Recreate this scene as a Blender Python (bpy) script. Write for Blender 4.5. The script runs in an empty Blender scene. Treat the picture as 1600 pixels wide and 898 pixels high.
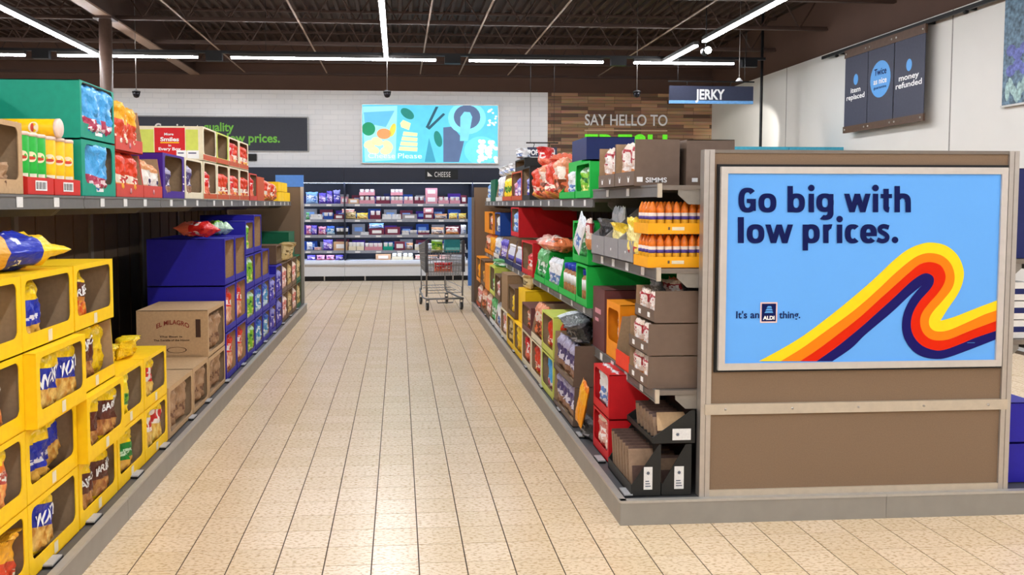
import bpy, bmesh, math, random
from mathutils import Vector, Matrix
from mathutils.geometry import tessellate_polygon
from mathutils import noise as mnoise
PI = math.pi
RND = random.Random(11)
scene = bpy.context.scene
COL = scene.collection

# ------------------------------------------------------------------ camera
F_PX, CX, CY, CAM_H = 1350.0, 725.0, 397.0, 1.52
TILT = math.atan((CY - 319) / F_PX)
YAW = math.atan((CX - 623) / F_PX * math.cos(TILT))
cam_data = bpy.data.cameras.new('camera')
cam = bpy.data.objects.new('camera', cam_data)
COL.objects.link(cam)
cam.location = (0, 0, CAM_H)
cam.rotation_euler = (PI / 2 - TILT, 0, -YAW)
cam_data.sensor_fit = 'HORIZONTAL'
cam_data.sensor_width = 36.0
cam_data.lens = F_PX / 1600 * 36.0
cam_data.shift_x = (800 - CX) / 1600
cam_data.shift_y = -(449 - CY) / 1600
cam_data.clip_start = 0.05
scene.camera = cam
CR = (math.cos(YAW), -math.sin(YAW), 0)
CF = (math.sin(YAW) * math.cos(TILT), math.cos(YAW) * math.cos(TILT), -math.sin(TILT))
CU = (math.sin(YAW) * math.sin(TILT), math.cos(YAW) * math.sin(TILT), math.cos(TILT))
def at(x, y, X=None, Y=None, Z=None):
    """where a sight line meets a real plane of the shop (used to measure positions)"""
    a = (x - CX) / F_PX; b = (CY - y) / F_PX
    d = [CR[i] * a + CU[i] * b + CF[i] for i in range(3)]
    t = X / d[0] if X is not None else (Y / d[1] if Y is not None else (Z - CAM_H) / d[2])
    return Vector((d[0] * t, d[1] * t, CAM_H + d[2] * t))

# ------------------------------------------------------------------ world, light levels, exposure
world = bpy.data.worlds.new('world'); scene.world = world
world.use_nodes = True
world.node_tree.nodes['Background'].inputs[0].default_value = (0.9, 0.95, 1.0, 1)
world.node_tree.nodes['Background'].inputs[1].default_value = 0.25
LAMP_STRENGTH = 26.0      # linear LED tubes
FRIDGE_STRENGTH = 6.5
POSTER_STRENGTH = 0.27
vs = scene.view_settings
vs.view_transform = 'Standard'; vs.look = 'None'; vs.gamma = 1.0; vs.use_curve_mapping = False
vs.exposure = 1.66

# ------------------------------------------------------------------ helpers
def lin(c):
    return tuple(((v / 255) / 12.92 if v / 255 <= 0.04045 else ((v / 255 + 0.055) / 1.055) ** 2.4) for v in c) + (1.0,)
MATS = {}
def mat(name, col, rough=0.5, metal=0.0, var=0.10, scale=30.0, bump=0.0, emit=0.0, coat=0.0, alpha=1.0, spec=0.3):
    if name in MATS: return MATS[name]
    m = bpy.data.materials.new(name); m.use_nodes = True
    nt = m.node_tree; b = nt.nodes['Principled BSDF']
    c = lin(col)
    b.inputs['Roughness'].default_value = rough; b.inputs['Metallic'].default_value = metal
    b.inputs['Coat Weight'].default_value = coat
    if metal == 0: b.inputs['Specular IOR Level'].default_value = spec
    tc = nt.nodes.new('ShaderNodeTexCoord'); nz = nt.nodes.new('ShaderNodeTexNoise')
    nz.inputs['Scale'].default_value = scale; nz.inputs['Detail'].default_value = 3
    nt.links.new(tc.outputs['Object'], nz.inputs['Vector'])
    rp = nt.nodes.new('ShaderNodeValToRGB')
    rp.color_ramp.elements[0].position = 0.3; rp.color_ramp.elements[1].position = 0.7
    rp.color_ramp.elements[0].color = tuple(v * (1 - var) for v in c[:3]) + (1,)
    rp.color_ramp.elements[1].color = tuple(min(1, v * (1 + var)) for v in c[:3]) + (1,)
    nt.links.new(nz.outputs['Fac'], rp.inputs['Fac'])
    nt.links.new(rp.outputs['Color'], b.inputs['Base Color'])
    if bump:
        bp = nt.nodes.new('ShaderNodeBump'); bp.inputs['Strength'].default_value = bump; bp.inputs['Distance'].default_value = 0.01
        nt.links.new(nz.outputs['Fac'], bp.inputs['Height']); nt.links.new(bp.outputs['Normal'], b.inputs['Normal'])
    if emit:
        b.inputs['Emission Color'].default_value = c; b.inputs['Emission Strength'].default_value = emit
        if emit < 3: nt.links.new(rp.outputs['Color'], b.inputs['Emission Color'])
    if alpha < 1: b.inputs['Alpha'].default_value = alpha
    MATS[name] = m
    return m

def bagmat(name, bands, tilt=0.0, prints=(), chips=None, rough=0.28):
    """bands: (height, rgb) steps from the bottom; prints: (z0,z1,rgb,scale) blocks of printed marks; chips: (z0,z1,rgb,rgb)"""
    if name in MATS: return MATS[name]
    m = bpy.data.materials.new(name); m.use_nodes = True
    nt = m.node_tree; N = nt.nodes; Lk = nt.links.new
    b = N['Principled BSDF']; b.inputs['Roughness'].default_value = rough
    tc = N.new('ShaderNodeTexCoord'); sp = N.new('ShaderNodeSeparateXYZ'); Lk(tc.outputs['Generated'], sp.inputs[0])
    def math_(op, a, c=None, v=None):
        n = N.new('ShaderNodeMath'); n.operation = op
        for i, q in enumerate((a, c)):
            if q is None: continue
            if isinstance(q, (int, float)): n.inputs[i].default_value = q
            else: Lk(q, n.inputs[i])
        return n.outputs[0]
    z = math_('ADD', sp.outputs['Z'], math_('MULTIPLY', math_('SUBTRACT', sp.outputs['X'], 0.5), tilt))
    rp = N.new('ShaderNodeValToRGB'); rp.color_ramp.interpolation = 'CONSTANT'
    el = rp.color_ramp.elements
    while len(el) < len(bands): el.new(0.5)
    while len(el) > len(bands): el.remove(el[-1])
    for i, (p, c) in enumerate(bands): el[i].position = p; el[i].color = lin(c)
    Lk(z, rp.inputs['Fac']); col = rp.outputs['Color']
    def mixin(col, z0, z1, mask, rgb):
        a = math_('MULTIPLY', math_('GREATER_THAN', z, z0), math_('LESS_THAN', z, z1))
        xs = math_('MULTIPLY', math_('GREATER_THAN', sp.outputs['X'], 0.12), math_('LESS_THAN', sp.outputs['X'], 0.88))
        a = math_('MULTIPLY', math_('MULTIPLY', a, xs), mask)
        mx = N.new('ShaderNodeMix'); mx.data_type = 'RGBA'
        Lk(a, mx.inputs[0]); Lk(col, mx.inputs[6])
        if isinstance(rgb, tuple): mx.inputs[7].default_value = lin(rgb)
        else: Lk(rgb, mx.inputs[7])
        return mx.outputs[2]
    if chips:
        vo = N.new('ShaderNodeTexVoronoi'); vo.inputs['Scale'].default_value = 5.5
        Lk(tc.outputs['Generated'], vo.inputs['Vector'])
        wv = N.new('ShaderNodeTexNoise'); wv.inputs['Scale'].default_value = 14; Lk(tc.outputs['Generated'], wv.inputs['Vector'])
        r2 = N.new('ShaderNodeValToRGB'); r2.color_ramp.elements[0].color = lin(chips[2]); r2.color_ramp.elements[1].color = lin(chips[3])
        r2.color_ramp.elements[0].position = 0.2; r2.color_ramp.elements[1].position = 0.75
        Lk(math_('ADD', vo.outputs['Distance'], math_('MULTIPLY', math_('SUBTRACT', wv.outputs['Fac'], 0.5), 0.8)), r2.inputs['Fac'])
        col = mixin(col, chips[0], chips[1], 1.0, r2.outputs['Color'])
    for (z0, z1, rgb, sc) in prints:
        vo = N.new('ShaderNodeTexVoronoi'); vo.inputs['Scale'].default_value = sc; vo.distance = 'CHEBYCHEV'
        mp = N.new('ShaderNodeMapping'); mp.inputs['Scale'].default_value = (1.0, 0.1, 1.3); Lk(tc.outputs['Generated'], mp.inputs['Vector']); Lk(mp.outputs[0], vo.inputs['Vector'])
        sc2 = N.new('ShaderNodeSeparateColor'); Lk(vo.outputs['Color'], sc2.inputs[0])
        col = mixin(col, z0, z1, math_('GREATER_THAN', sc2.outputs[0], 0.52), rgb)
    Lk(col, b.inputs['Base Color'])
    nz = N.new('ShaderNodeTexNoise'); nz.inputs['Scale'].default_value = 7; Lk(tc.outputs['Generated'], nz.inputs['Vector'])
    bp = N.new('ShaderNodeBump'); bp.inputs['Strength'].default_value = 0.55; bp.inputs['Distance'].default_value = 0.025
    Lk(nz.outputs['Fac'], bp.inputs['Height']); Lk(bp.outputs['Normal'], b.inputs['Normal'])
    MATS[name] = m
    return m

class MB:
    """collects faces for ONE mesh"""
    def __init__(s): s.v = []; s.f = []; s.m = []; s.sm = []
    def add(s, vs_, fs, mi=0, smooth=False):
        o = len(s.v); s.v += [tuple(p) for p in vs_]
        for k, f in enumerate(fs):
            s.f.append([i + o for i in f]); s.m.append(mi[k] if isinstance(mi, (list, tuple)) else mi); s.sm.append(smooth)
        return s
    def box(s, x0, x1, y0, y1, z0, z1, mi=0):
        # face order: -x +x -y +y -z +z
        v = [(x, y, z) for x in (x0, x1) for y in (y0, y1) for z in (z0, z1)]
        return s.add(v, [(0, 1, 3, 2), (4, 6, 7, 5), (0, 4, 5, 1), (2, 3, 7, 6), (0, 2, 6, 4), (1, 5, 7, 3)], mi)
    def prism(s, pts, a0, a1, axis='y', mi=0):
        n = len(pts)
        def P(p, a): return (p[0], a, p[1]) if axis == 'y' else ((a, p[0], p[1]) if axis == 'x' else (p[0], p[1], a))
        v = [P(p, a0) for p in pts] + [P(p, a1) for p in pts]
        f = [tuple(range(n))[::-1], tuple(range(n, 2 * n))] + [(i, (i + 1) % n, n + (i + 1) % n, n + i) for i in range(n)]
        return s.add(v, f, mi)
    def tube(s, pts, r, n=8, mi=0, cap=True):
        pts = [Vector(p) for p in pts]; rings = []
        for i, p in enumerate(pts):
            d = (pts[min(i + 1, len(pts) - 1)] - pts[max(i - 1, 0)]).normalized()
            a = d.cross(Vector((0, 0, 1)) if abs(d.z) < 0.9 else Vector((1, 0, 0))).normalized(); b = d.cross(a)
            rings.append([p + (a * math.cos(2 * PI * k / n) + b * math.sin(2 * PI * k / n)) * r for k in range(n)])
        v = [q for rg in rings for q in rg]; f = []
        for i in range(len(pts) - 1):
            for k in range(n): f.append((i * n + k, i * n + (k + 1) % n, (i + 1) * n + (k + 1) % n, (i + 1) * n + k))
        if cap: f.append(tuple(range(n))[::-1]); f.append(tuple(range((len(pts) - 1) * n, len(pts) * n)))
        return s.add(v, f, mi, n > 5)
    def lathe(s, prof, n=16, c=(0, 0, 0), mi=0, axis='z'):
        v = []; f = []
        for (r, z) in prof:
            for k in range(n):
                a = 2 * PI * k / n; q = (r * math.cos(a), r * math.sin(a), z)
                if axis == 'y': q = (q[0], q[2], q[1])
                if axis == 'x': q = (q[2], q[0], q[1])
                v.append((q[0] + c[0], q[1] + c[1], q[2] + c[2]))
        mis = []
        for i in range(len(prof) - 1):
            for k in range(n):
                f.append((i * n + k, i * n + (k + 1) % n, (i + 1) * n + (k + 1) % n, (i + 1) * n + k)); mis.append(mi[i] if isinstance(mi, (list, tuple)) else mi)
        f.append(tuple(range(n))[::-1]); f.append(tuple(range((len(prof) - 1) * n, len(prof) * n)))
        mis += [mis[0], mis[-1]]
        return s.add(v, f, mis, True)
    def mesh(s, name, mats):
        me = bpy.data.meshes.new(name); me.from_pydata(s.v, [], s.f)
        for m in (mats if isinstance(mats, (list, tuple)) else [mats]): me.materials.append(m)
        me.polygons.foreach_set('material_index', s.m); me.polygons.foreach_set('use_smooth', s.sm)
        me.update()
        bm = bmesh.new(); bm.from_mesh(me); bmesh.ops.recalc_face_normals(bm, faces=bm.faces); bm.to_mesh(me); bm.free()
        return me
    def obj(s, name, mats, parent=None, loc=(0, 0, 0), rot=(0, 0, 0)):
        return link(name, s.mesh(name, mats), parent, loc, rot)

def link(name, data, parent=None, loc=(0, 0, 0), rot=(0, 0, 0), scale=(1, 1, 1)):
    o = bpy.data.objects.new(name, data); COL.objects.link(o)
    o.parent = parent; o.location = loc; o.rotation_euler = rot; o.scale = scale
    return o
def tag(o, label, cat, group=None):
    o['label'] = label; o['category'] = cat
    if group: o['group'] = group
    return o
def struct(o): o['kind'] = 'structure'; return o
def thing(name, label, cat, loc=(0, 0, 0), rot=(0, 0, 0), group=None):
    return tag(link(name, None, None, loc, rot), label, cat, group)

CACHE = {}
def cached(key, make):
    if key not in CACHE: CACHE[key] = make()
    return CACHE[key]

def text_mesh(string, bold=0.0, spacing=1.0):
    """letters in the XZ plane, read from -Y; returns (verts, faces) with baseline at z=0 and cap height about 0.7"""
    def make():
        cu = bpy.data.curves.new('letters', 'FONT'); cu.body = string; cu.offset = bold; cu.space_character = spacing
        cu.resolution_u = 4; cu.fill_mode = 'FRONT'
        ob = bpy.data.objects.new('letters', cu); COL.objects.link(ob)
        me = bpy.data.meshes.new_from_object(ob.evaluated_get(bpy.context.evaluated_depsgraph_get()))
        v = [(p.co.x, 0.0, p.co.y) for p in me.vertices]; f = [list(p.vertices) for p in me.polygons]
        bpy.data.objects.remove(ob); bpy.data.curves.remove(cu); bpy.data.meshes.remove(me)
        return v, f
    return cached(('text', string, bold, spacing), make)
def lettering(string, m, parent, x0, x1, z_base, cap, y, bold=0.0, spacing=1.0, name='lettering', rot=(0, 0, 0)):
    """a word from x0 to x1 (None keeps natural width) on plane y of its parent"""
    v, f = text_mesh(string, bold, spacing)
    xs = [p[0] for p in v]; lo, hi = min(xs), max(xs); sz = cap / 0.70
    sx = (x1 - x0) / (hi - lo) if x1 is not None else sz
    mb = MB(); mb.add([((p[0] - lo) * sx + x0, y, p[2] * sz + z_base) for p in v], f)
    return mb.obj(name, m, parent, rot=rot)

def poly_plate(pts, y, m, name, parent, thick=0.0):
    """flat printed shape in XZ at depth y"""
    tri = tessellate_polygon([[Vector((p[0], p[1], 0)) for p in pts]])
    mb = MB(); mb.add([(p[0], y, p[1]) for p in pts], [tuple(t) for t in tri])
    return mb.obj(name, m, parent)
def disc(cx, cz, rx, rz, y, m, name, parent, n=28, rot=0.0):
    return poly_plate([(cx + rx * math.cos(2 * PI * k / n) * math.cos(rot) - rz * math.sin(2 * PI * k / n) * math.sin(rot),
                        cz + rx * math.cos(2 * PI * k / n) * math.sin(rot) + rz * math.sin(2 * PI * k / n) * math.cos(rot)) for k in range(n)], y, m, name, parent)
def rect(x0, x1, z0, z1, y, m, name, parent):
    mb = MB(); mb.add([(x0, y, z0), (x1, y, z0), (x1, y, z1), (x0, y, z1)], [(0, 1, 2, 3)])
    return mb.obj(name, m, parent)

# ------------------------------------------------------------------ common materials
brown_wall = mat('brown_paint', (84, 62, 52), 0.75, var=0.05, scale=3)
brown_steel = mat('brown_steel', (66, 48, 40), 0.6, var=0.08, scale=8)
deck_steel = mat('deck_steel', (60, 44, 36), 0.65, var=0.15, scale=5)
pale_steel = mat('pale_bridging', (150, 128, 112), 0.55, var=0.08)
black_metal = mat('black_metal', (22, 22, 24), 0.45, var=0.1)
white_paint = mat('white_paint', (216, 213, 208), 0.7, var=0.02, scale=2)
kerb_grey = mat('kerb_grey', (150, 146, 139), 0.45, 0.2, var=0.05, scale=12)
kerb_trim = mat('kerb_trim', (182, 178, 170), 0.4, 0.3, var=0.05)
deck_grey = mat('deck_grey', (86, 86, 88), 0.5, 0.2, var=0.06)
shelf_grey = mat('shelf_grey', (136, 130, 122), 0.45, 0.3, var=0.05)
shelf_under = mat('shelf_taupe', (120, 110, 100), 0.5, 0.1, var=0.05)
rail_grey = mat('price_rail_grey', (112, 110, 108), 0.4, 0.1, var=0.06)
tag_white = mat('tag_white', (225, 224, 222), 0.5, var=0.06, scale=120)
tag_blue = mat('tag_blue', (130, 170, 225), 0.5, var=0.06, scale=120)
panel_brown = mat('laminate_brown', (130, 107, 85), 0.6, var=0.06, scale=160)
back_brown = mat('back_panel_brown', (104, 84, 66), 0.6, var=0.08, scale=10)
silver = mat('silver_metal', (190, 184, 178), 0.3, 0.65, var=0.04)
warm_trim = mat('warm_trim', (196, 184, 166), 0.35, 0.3, var=0.05)
kraft = mat('kraft_card', (156, 126, 92), 0.8, var=0.08, scale=60)
kraft_light = mat('kraft_light', (192, 158, 118), 0.8, var=0.07, scale=60)
kraft_grey = mat('kraft_inside', (166, 140, 110), 0.85, var=0.08, scale=60)
white_ink = mat('white_ink', (240, 240, 240), 0.5, var=0.02)
black_ink = mat('black_ink', (30, 26, 26), 0.6, var=0.02)
navy_ink = mat('navy_ink', (16, 26, 84), 0.7, var=0.03, spec=.1)
led = mat('led_tube', (247, 248, 252), 0.5, var=0.0, emit=LAMP_STRENGTH)
CARD = {}
for nm, c in dict(yellow=(255, 205, 18), teal=(14, 150, 124), red=(206, 44, 36), salmon=(206, 70, 58), blue=(36, 30, 158), green=(26, 182, 70), taupe=(112, 93, 80),
                  maroon=(104, 60, 60), orange=(240, 148, 22), black=(36, 36, 35), cream=(232, 220, 190), lime=(206, 214, 96), purple=(70, 30, 140),
                  grey=(150, 148, 150), navy=(26, 36, 96), royal=(24, 68, 150), white=(228, 226, 222), brown=(110, 84, 60), rust=(196, 84, 44), redor=(236, 64, 30), dkgreen=(10, 98, 66),
                  scarlet=(204, 26, 34), pink=(206, 140, 150), tan=(204, 162, 124), wine=(116, 40, 62)).items():
    CARD[nm] = mat('card_' + nm, c, 0.5, var=0.05, scale=25)
CARD['kraft'] = kraft; CARD['kraft_light'] = kraft_light

# bag print materials
Yl, Bl, Br, Go = (250, 208, 16), (26, 46, 170), (92, 42, 30), (222, 168, 70)
BAG = dict(
    wavy=bagmat('print_wavy', [(0, Yl), (0.08, Go), (0.42, Bl), (0.74, Yl)], 0.12, chips=(0.08, 0.42, (196, 130, 44), (240, 200, 110))),
    wavy_dark=bagmat('print_wavy_plain', [(0, Go), (0.3, Bl), (0.68, Yl)], 0.0, prints=[(0.38, 0.46, (230, 230, 240), 16)]),
    bbq=bagmat('print_barbecue', [(0, Yl), (0.10, (190, 120, 60)), (0.38, Br), (0.72, Yl)], 0.1, chips=(0.1, 0.38, (150, 84, 44), (214, 160, 90))),
    hot=bagmat('print_hot', [(0, Yl), (0.12, (226, 96, 34)), (0.45, (200, 130, 60)), (0.52, Br), (0.78, Yl)], 0.12, chips=(0.1, 0.45, (214, 70, 24), (240, 170, 60))),
    orange=bagmat('print_orange_ripple', [(0, Yl), (0.12, (240, 150, 60)), (0.5, (240, 236, 230)), (0.68, (236, 120, 40)), (0.78, Yl)], 0.1, prints=[(0.5, 0.68, (190, 80, 70), 16)], chips=(0.12, 0.5, (226, 110, 50), (250, 190, 110))),
    greenband=bagmat('print_green_band', [(0, Go), (0.3, (20, 130, 48)), (0.62, Yl)], 0.05, prints=[(0.38, 0.5, (200, 230, 200), 18)]),
    redtext=bagmat('print_red_letters', [(0, Yl), (0.1, (230, 190, 80)), (0.45, (240, 230, 220)), (0.75, Yl)], 0.15, prints=[(0.45, 0.75, (206, 34, 36), 9)], chips=(0.1, 0.45, (214, 160, 60), (244, 214, 120))),
    limegreen=bagmat('print_yellow_green', [(0, Yl), (0.38, (120, 170, 40)), (0.62, (250, 222, 40))], 0.2, prints=[(0.4, 0.6, (20, 110, 40), 9)]),
    plain=bagmat('print_plain_yellow', [(0, (244, 200, 20)), (0.5, (252, 216, 30))], 0.2, prints=[(0.1, 0.3, (200, 150, 20), 9)]),
    skyblue=bagmat('print_sky_blue', [(0, (40, 130, 214)), (0.1, (180, 60, 90)), (0.32, (78, 168, 232))], 0.2, prints=[(0.1, 0.32, (240, 220, 225), 9)]),
    amber=bagmat('print_amber', [(0, (236, 226, 214)), (0.12, (214, 70, 36)), (0.55, (246, 174, 40))], 0.25, prints=[(0.12, 0.4, (246, 226, 200), 8)]),
    redorange=bagmat('print_red_orange', [(0, (240, 170, 70)), (0.25, (244, 232, 214)), (0.42, (222, 66, 34))], 0.15, prints=[(0.1, 0.4, (200, 50, 40), 9)]),
    pale=bagmat('print_pale', [(0, (226, 186, 150)), (0.3, (236, 228, 220)), (0.7, (226, 160, 110))], 0.1, prints=[(0.15, 0.5, (50, 40, 90), 8)]),
    paper=bagmat('brown_paper', [(0, (168, 130, 96)), (0.5, (178, 142, 108))], 0.0, prints=[(0.3, 0.45, (120, 84, 60), 14)], rough=0.75),
    redchip=bagmat('print_red_tortilla', [(0, (232, 170, 130)), (0.5, (224, 60, 40)), (0.85, (190, 30, 30))], 0.1, prints=[(0.55, 0.72, (246, 236, 230), 10)], chips=(0.04, 0.5, (214, 120, 80), (246, 214, 180))),
    lime=bagmat('print_lime', [(0, (214, 226, 170)), (0.2, (132, 196, 52)), (0.8, (190, 220, 190))], 0.1, prints=[(0.45, 0.65, (40, 120, 50), 9), (0.2, 0.4, (230, 226, 120), 9)]),
    aqua=bagmat('print_aqua', [(0, (206, 226, 236)), (0.3, (70, 150, 200)), (0.75, (54, 96, 190))], 0.1, prints=[(0.35, 0.7, (226, 236, 244), 9)]),
    violet=bagmat('print_violet', [(0, (90, 80, 190)), (0.4, (60, 60, 170)), (0.7, (150, 150, 214))], 0.1, prints=[(0.3, 0.6, (230, 226, 244), 9)]),
    blush=bagmat('print_blush', [(0, (236, 196, 180)), (0.4, (226, 140, 130)), (0.8, (240, 220, 200))], 0.1, prints=[(0.3, 0.6, (250, 240, 236), 9)]),
    straw=bagmat('print_straw', [(0, (206, 180, 120)), (0.4, (220, 200, 150)), (0.8, (190, 160, 100))], 0.1, prints=[(0.3, 0.6, (110, 90, 50), 9)]),
    scarlet=bagmat('print_scarlet', [(0, (236, 120, 90)), (0.4, (222, 40, 34)), (0.8, (200, 30, 30))], 0.1, prints=[(0.4, 0.7, (246, 230, 226), 8)]),
    pretzel=bagmat('print_pretzel', [(0, (236, 130, 80)), (0.35, (226, 110, 70)), (0.75, (230, 150, 110))], 0.1, prints=[(0.1, 0.5, (120, 60, 30), 8), (0.5, 0.8, (246, 226, 210), 9)]),
    white=bagmat('print_white', [(0, (222, 222, 226)), (0.5, (236, 236, 238)), (0.85, (214, 220, 226))], 0.1, prints=[(0.2, 0.5, (96, 130, 190), 8)]),
    jerky=bagmat('print_jerky', [(0, (206, 130, 70)), (0.35, (224, 196, 180)), (0.55, (170, 40, 50)), (0.85, (226, 206, 190))], 0.1, prints=[(0.35, 0.8, (240, 230, 224), 9)]),
    mauve=bagmat('print_mauve', [(0, (150, 112, 88)), (0.35, (78, 66, 116)), (0.75, (170, 164, 190))], 0.1, prints=[(0.35, 0.6, (220, 216, 230), 8)]),
    charcoal=bagmat('print_charcoal', [(0, (60, 62, 62)), (0.4, (40, 42, 44)), (0.8, (90, 92, 96))], 0.1, prints=[(0.2, 0.4, (150, 150, 156), 9)]),
    greenwhite=bagmat('print_green_white', [(0, (90, 190, 110)), (0.3, (226, 236, 224)), (0.65, (110, 190, 120))], 0.2, prints=[(0.3, 0.65, (60, 140, 80), 8)]),
    mango=bagmat('print_mango', [(0, (246, 160, 30)), (0.6, (248, 176, 40)), (0.9, (236, 130, 30))], 0.1),
    citrus=bagmat('print_citrus', [(0, (246, 224, 120)), (0.5, (250, 236, 160)), (0.8, (246, 210, 60))], 0.3, prints=[(0.1, 0.4, (200, 60, 60), 7)]),
    lilac=bagmat('print_lilac', [(0, (110, 80, 190)), (0.4, (170, 150, 220)), (0.7, (96, 80, 190))], 0.2, prints=[(0.2, 0.6, (240, 230, 240), 7)]),
    rose=bagmat('print_rose', [(0, (214, 120, 150)), (0.4, (150, 70, 160)), (0.7, (226, 150, 170))], 0.2, prints=[(0.2, 0.7, (244, 226, 236), 7)]),
    icy=bagmat('print_icy', [(0, (160, 196, 236)), (0.4, (226, 234, 244)), (0.7, (120, 170, 230))], 0.2, prints=[(0.2, 0.7, (60, 110, 190), 7)]),
)
# ------------------------------------------------------------------ bag shape
def bag_half(u, v, k, crumple):
    """half thickness of the unit bag at u (-1..1), v (0..1)"""
    e = min(v, 1 - v)
    prof = min(1.0, (e / 0.17)) ** 0.6 if e > 0 else 0.0
    t = 0.5 * max(0.0, 1 - abs(u) ** 2.6) ** 0.55 * prof
    rg = 1 + 0.15 * math.sin(7 * u + 5 * v + k) * math.cos(9 * v + 2 * k)
    pl = 0.16 * math.sin(15 * u + k * 1.7 + 3 * v) * max(0, 1 - e / 0.3) * min(1, e / 0.05)
    cr = 0.22 * abs(mnoise.noise(Vector((u * 2.4 + 3 * k, v * 3.6, k * 7.3)))) + 0.10 * abs(mnoise.noise(Vector((u * 5.5, v * 8.0 + 2 * k, k * 3.1))))
    return max(0.006, t * rg - cr * min(1, t * 4) * crumple + pl * (1 - abs(u)) * crumple)
def bag_point(u, v, sgn, k, crumple, fold):
    w = 0.5 * (1 - 0.10 * math.sin(PI * v)) * (1 + 0.02 * math.sin(11 * v + k))
    y = sgn * bag_half(u, v, k, crumple)
    z = v
    x = u * w
    if fold:                                   # top flops forward
        q = max(0.0, v - 0.68)
        y -= fold * q * q * 5.5; z -= fold * q * q * 1.6
        x *= 1 - 0.5 * q * abs(fold)
    z += 0.02 * math.sin(6 * u + k) * max(0, v - 0.8) * 5
    return (x, y, z)
def bag_mesh(k, crumple=1.0, fold=0.0):
    def make():
        nu, nv = 16, 22; mb = MB(); v = []; f = []
        for s in (-1, 1):
            for j in range(nv + 1):
                for i in range(nu + 1): v.append(bag_point(-1 + 2 * i / nu, j / nv, s, k, crumple, fold))
        st = (nu + 1) * (nv + 1)
        for j in range(nv):
            for i in range(nu):
                a = j * (nu + 1) + i; f.append((a, a + 1, a + nu + 2, a + nu + 1)); f.append((st + a, st + a + nu + 1, st + a + nu + 2, st + a + 1))
        for j in range(nv):
            for i in (0, nu):
                a = j * (nu + 1) + i; f.append((a, a + nu + 1, st + a + nu + 1, st + a))
        for i in range(nu):
            for j in (0, nv):
                a = j * (nu + 1) + i; f.append((a, a + 1, st + a + 1, st + a))
        mb.add(v, f, 0, True)
        return mb.mesh('bag', [led])
    return cached(('bag', k, crumple, fold), make)
def bag_variant(style, k, fold):
    """a mesh per (shape, print), shared by every bag of that kind"""
    def make():
        me = bag_mesh(k, 1.0, fold).copy(); me.materials.clear(); me.materials.append(BAG[style]); return me
    return cached(('bagv', style, k, fold), make)
def face(side): return {'L': PI / 2, 'R': -PI / 2, 'C': 0.0}[side]
SIDE_NAME = {'L': 'left-hand shelving', 'R': 'right-hand shelving'}
def bag(side, X, Y, z, w, h, d, style, label, cat='snack bag', group=None, lean=0.0, yaw=0.0, roll=0.0, fold=0.0, word=None, wz=0.5, wh=0.16, name='snack_bag', k=None, lie=None):
    k = RND.choice((0, 1, 2, 3)) if k is None else k
    o = link(name, bag_variant(style, k, fold), None, (X, Y, z), (lean, roll, face(side) + yaw), (w, d, h))
    if lie is not None: o.rotation_euler = lie
    tag(o, label, cat, group or 'snack bags on the ' + SIDE_NAME.get(side, 'shelving'))
    if word:
        v, f = text_mesh(word, 0.03); xs = [p[0] for p in v]; lo, hi = min(xs), max(xs)
        bm = bmesh.new(); vv = [bm.verts.new(((p[0] - lo) / (hi - lo) * 0.74 - 0.37, 0, p[2] / 0.7 * wh + wz + 0.12 * ((p[0] - lo) / (hi - lo) - 0.5))) for p in v]
        for q in f:
            try: bm.faces.new([vv[i] for i in q])
            except ValueError: pass
        bmesh.ops.subdivide_edges(bm, edges=bm.edges, cuts=2, use_grid_fill=True)
        bmesh.ops.triangulate(bm, faces=bm.faces)
        for p in bm.verts:
            vv_ = max(0.01, min(0.99, p.co.z)); hw = 0.5 * (1 - 0.10 * math.sin(PI * vv_)) * (1 + 0.02 * math.sin(11 * vv_ + k)); uu = max(-0.999, min(0.999, p.co.x / hw))
            gi, gj = (uu + 1) / 2 * 16, vv_ * 22; i0_, j0_ = int(gi), int(gj); fi, fj = gi - i0_, gj - j0_
            Yg = lambda i_, j_: bag_point(-1 + 2 * i_ / 16, j_ / 22, -1, k, 1.0, fold)[1]
            p.co.y = (Yg(i0_, j0_) * (1 - fi) + Yg(i0_ + 1, j0_) * fi) * (1 - fj) + (Yg(i0_, j0_ + 1) * (1 - fi) + Yg(i0_ + 1, j0_ + 1) * fi) * fj - 0.035
        me = bpy.data.meshes.new('lettering'); bm.to_mesh(me); bm.free(); me.materials.append(white_ink)
        link('lettering', me, o)
    return o

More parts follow.
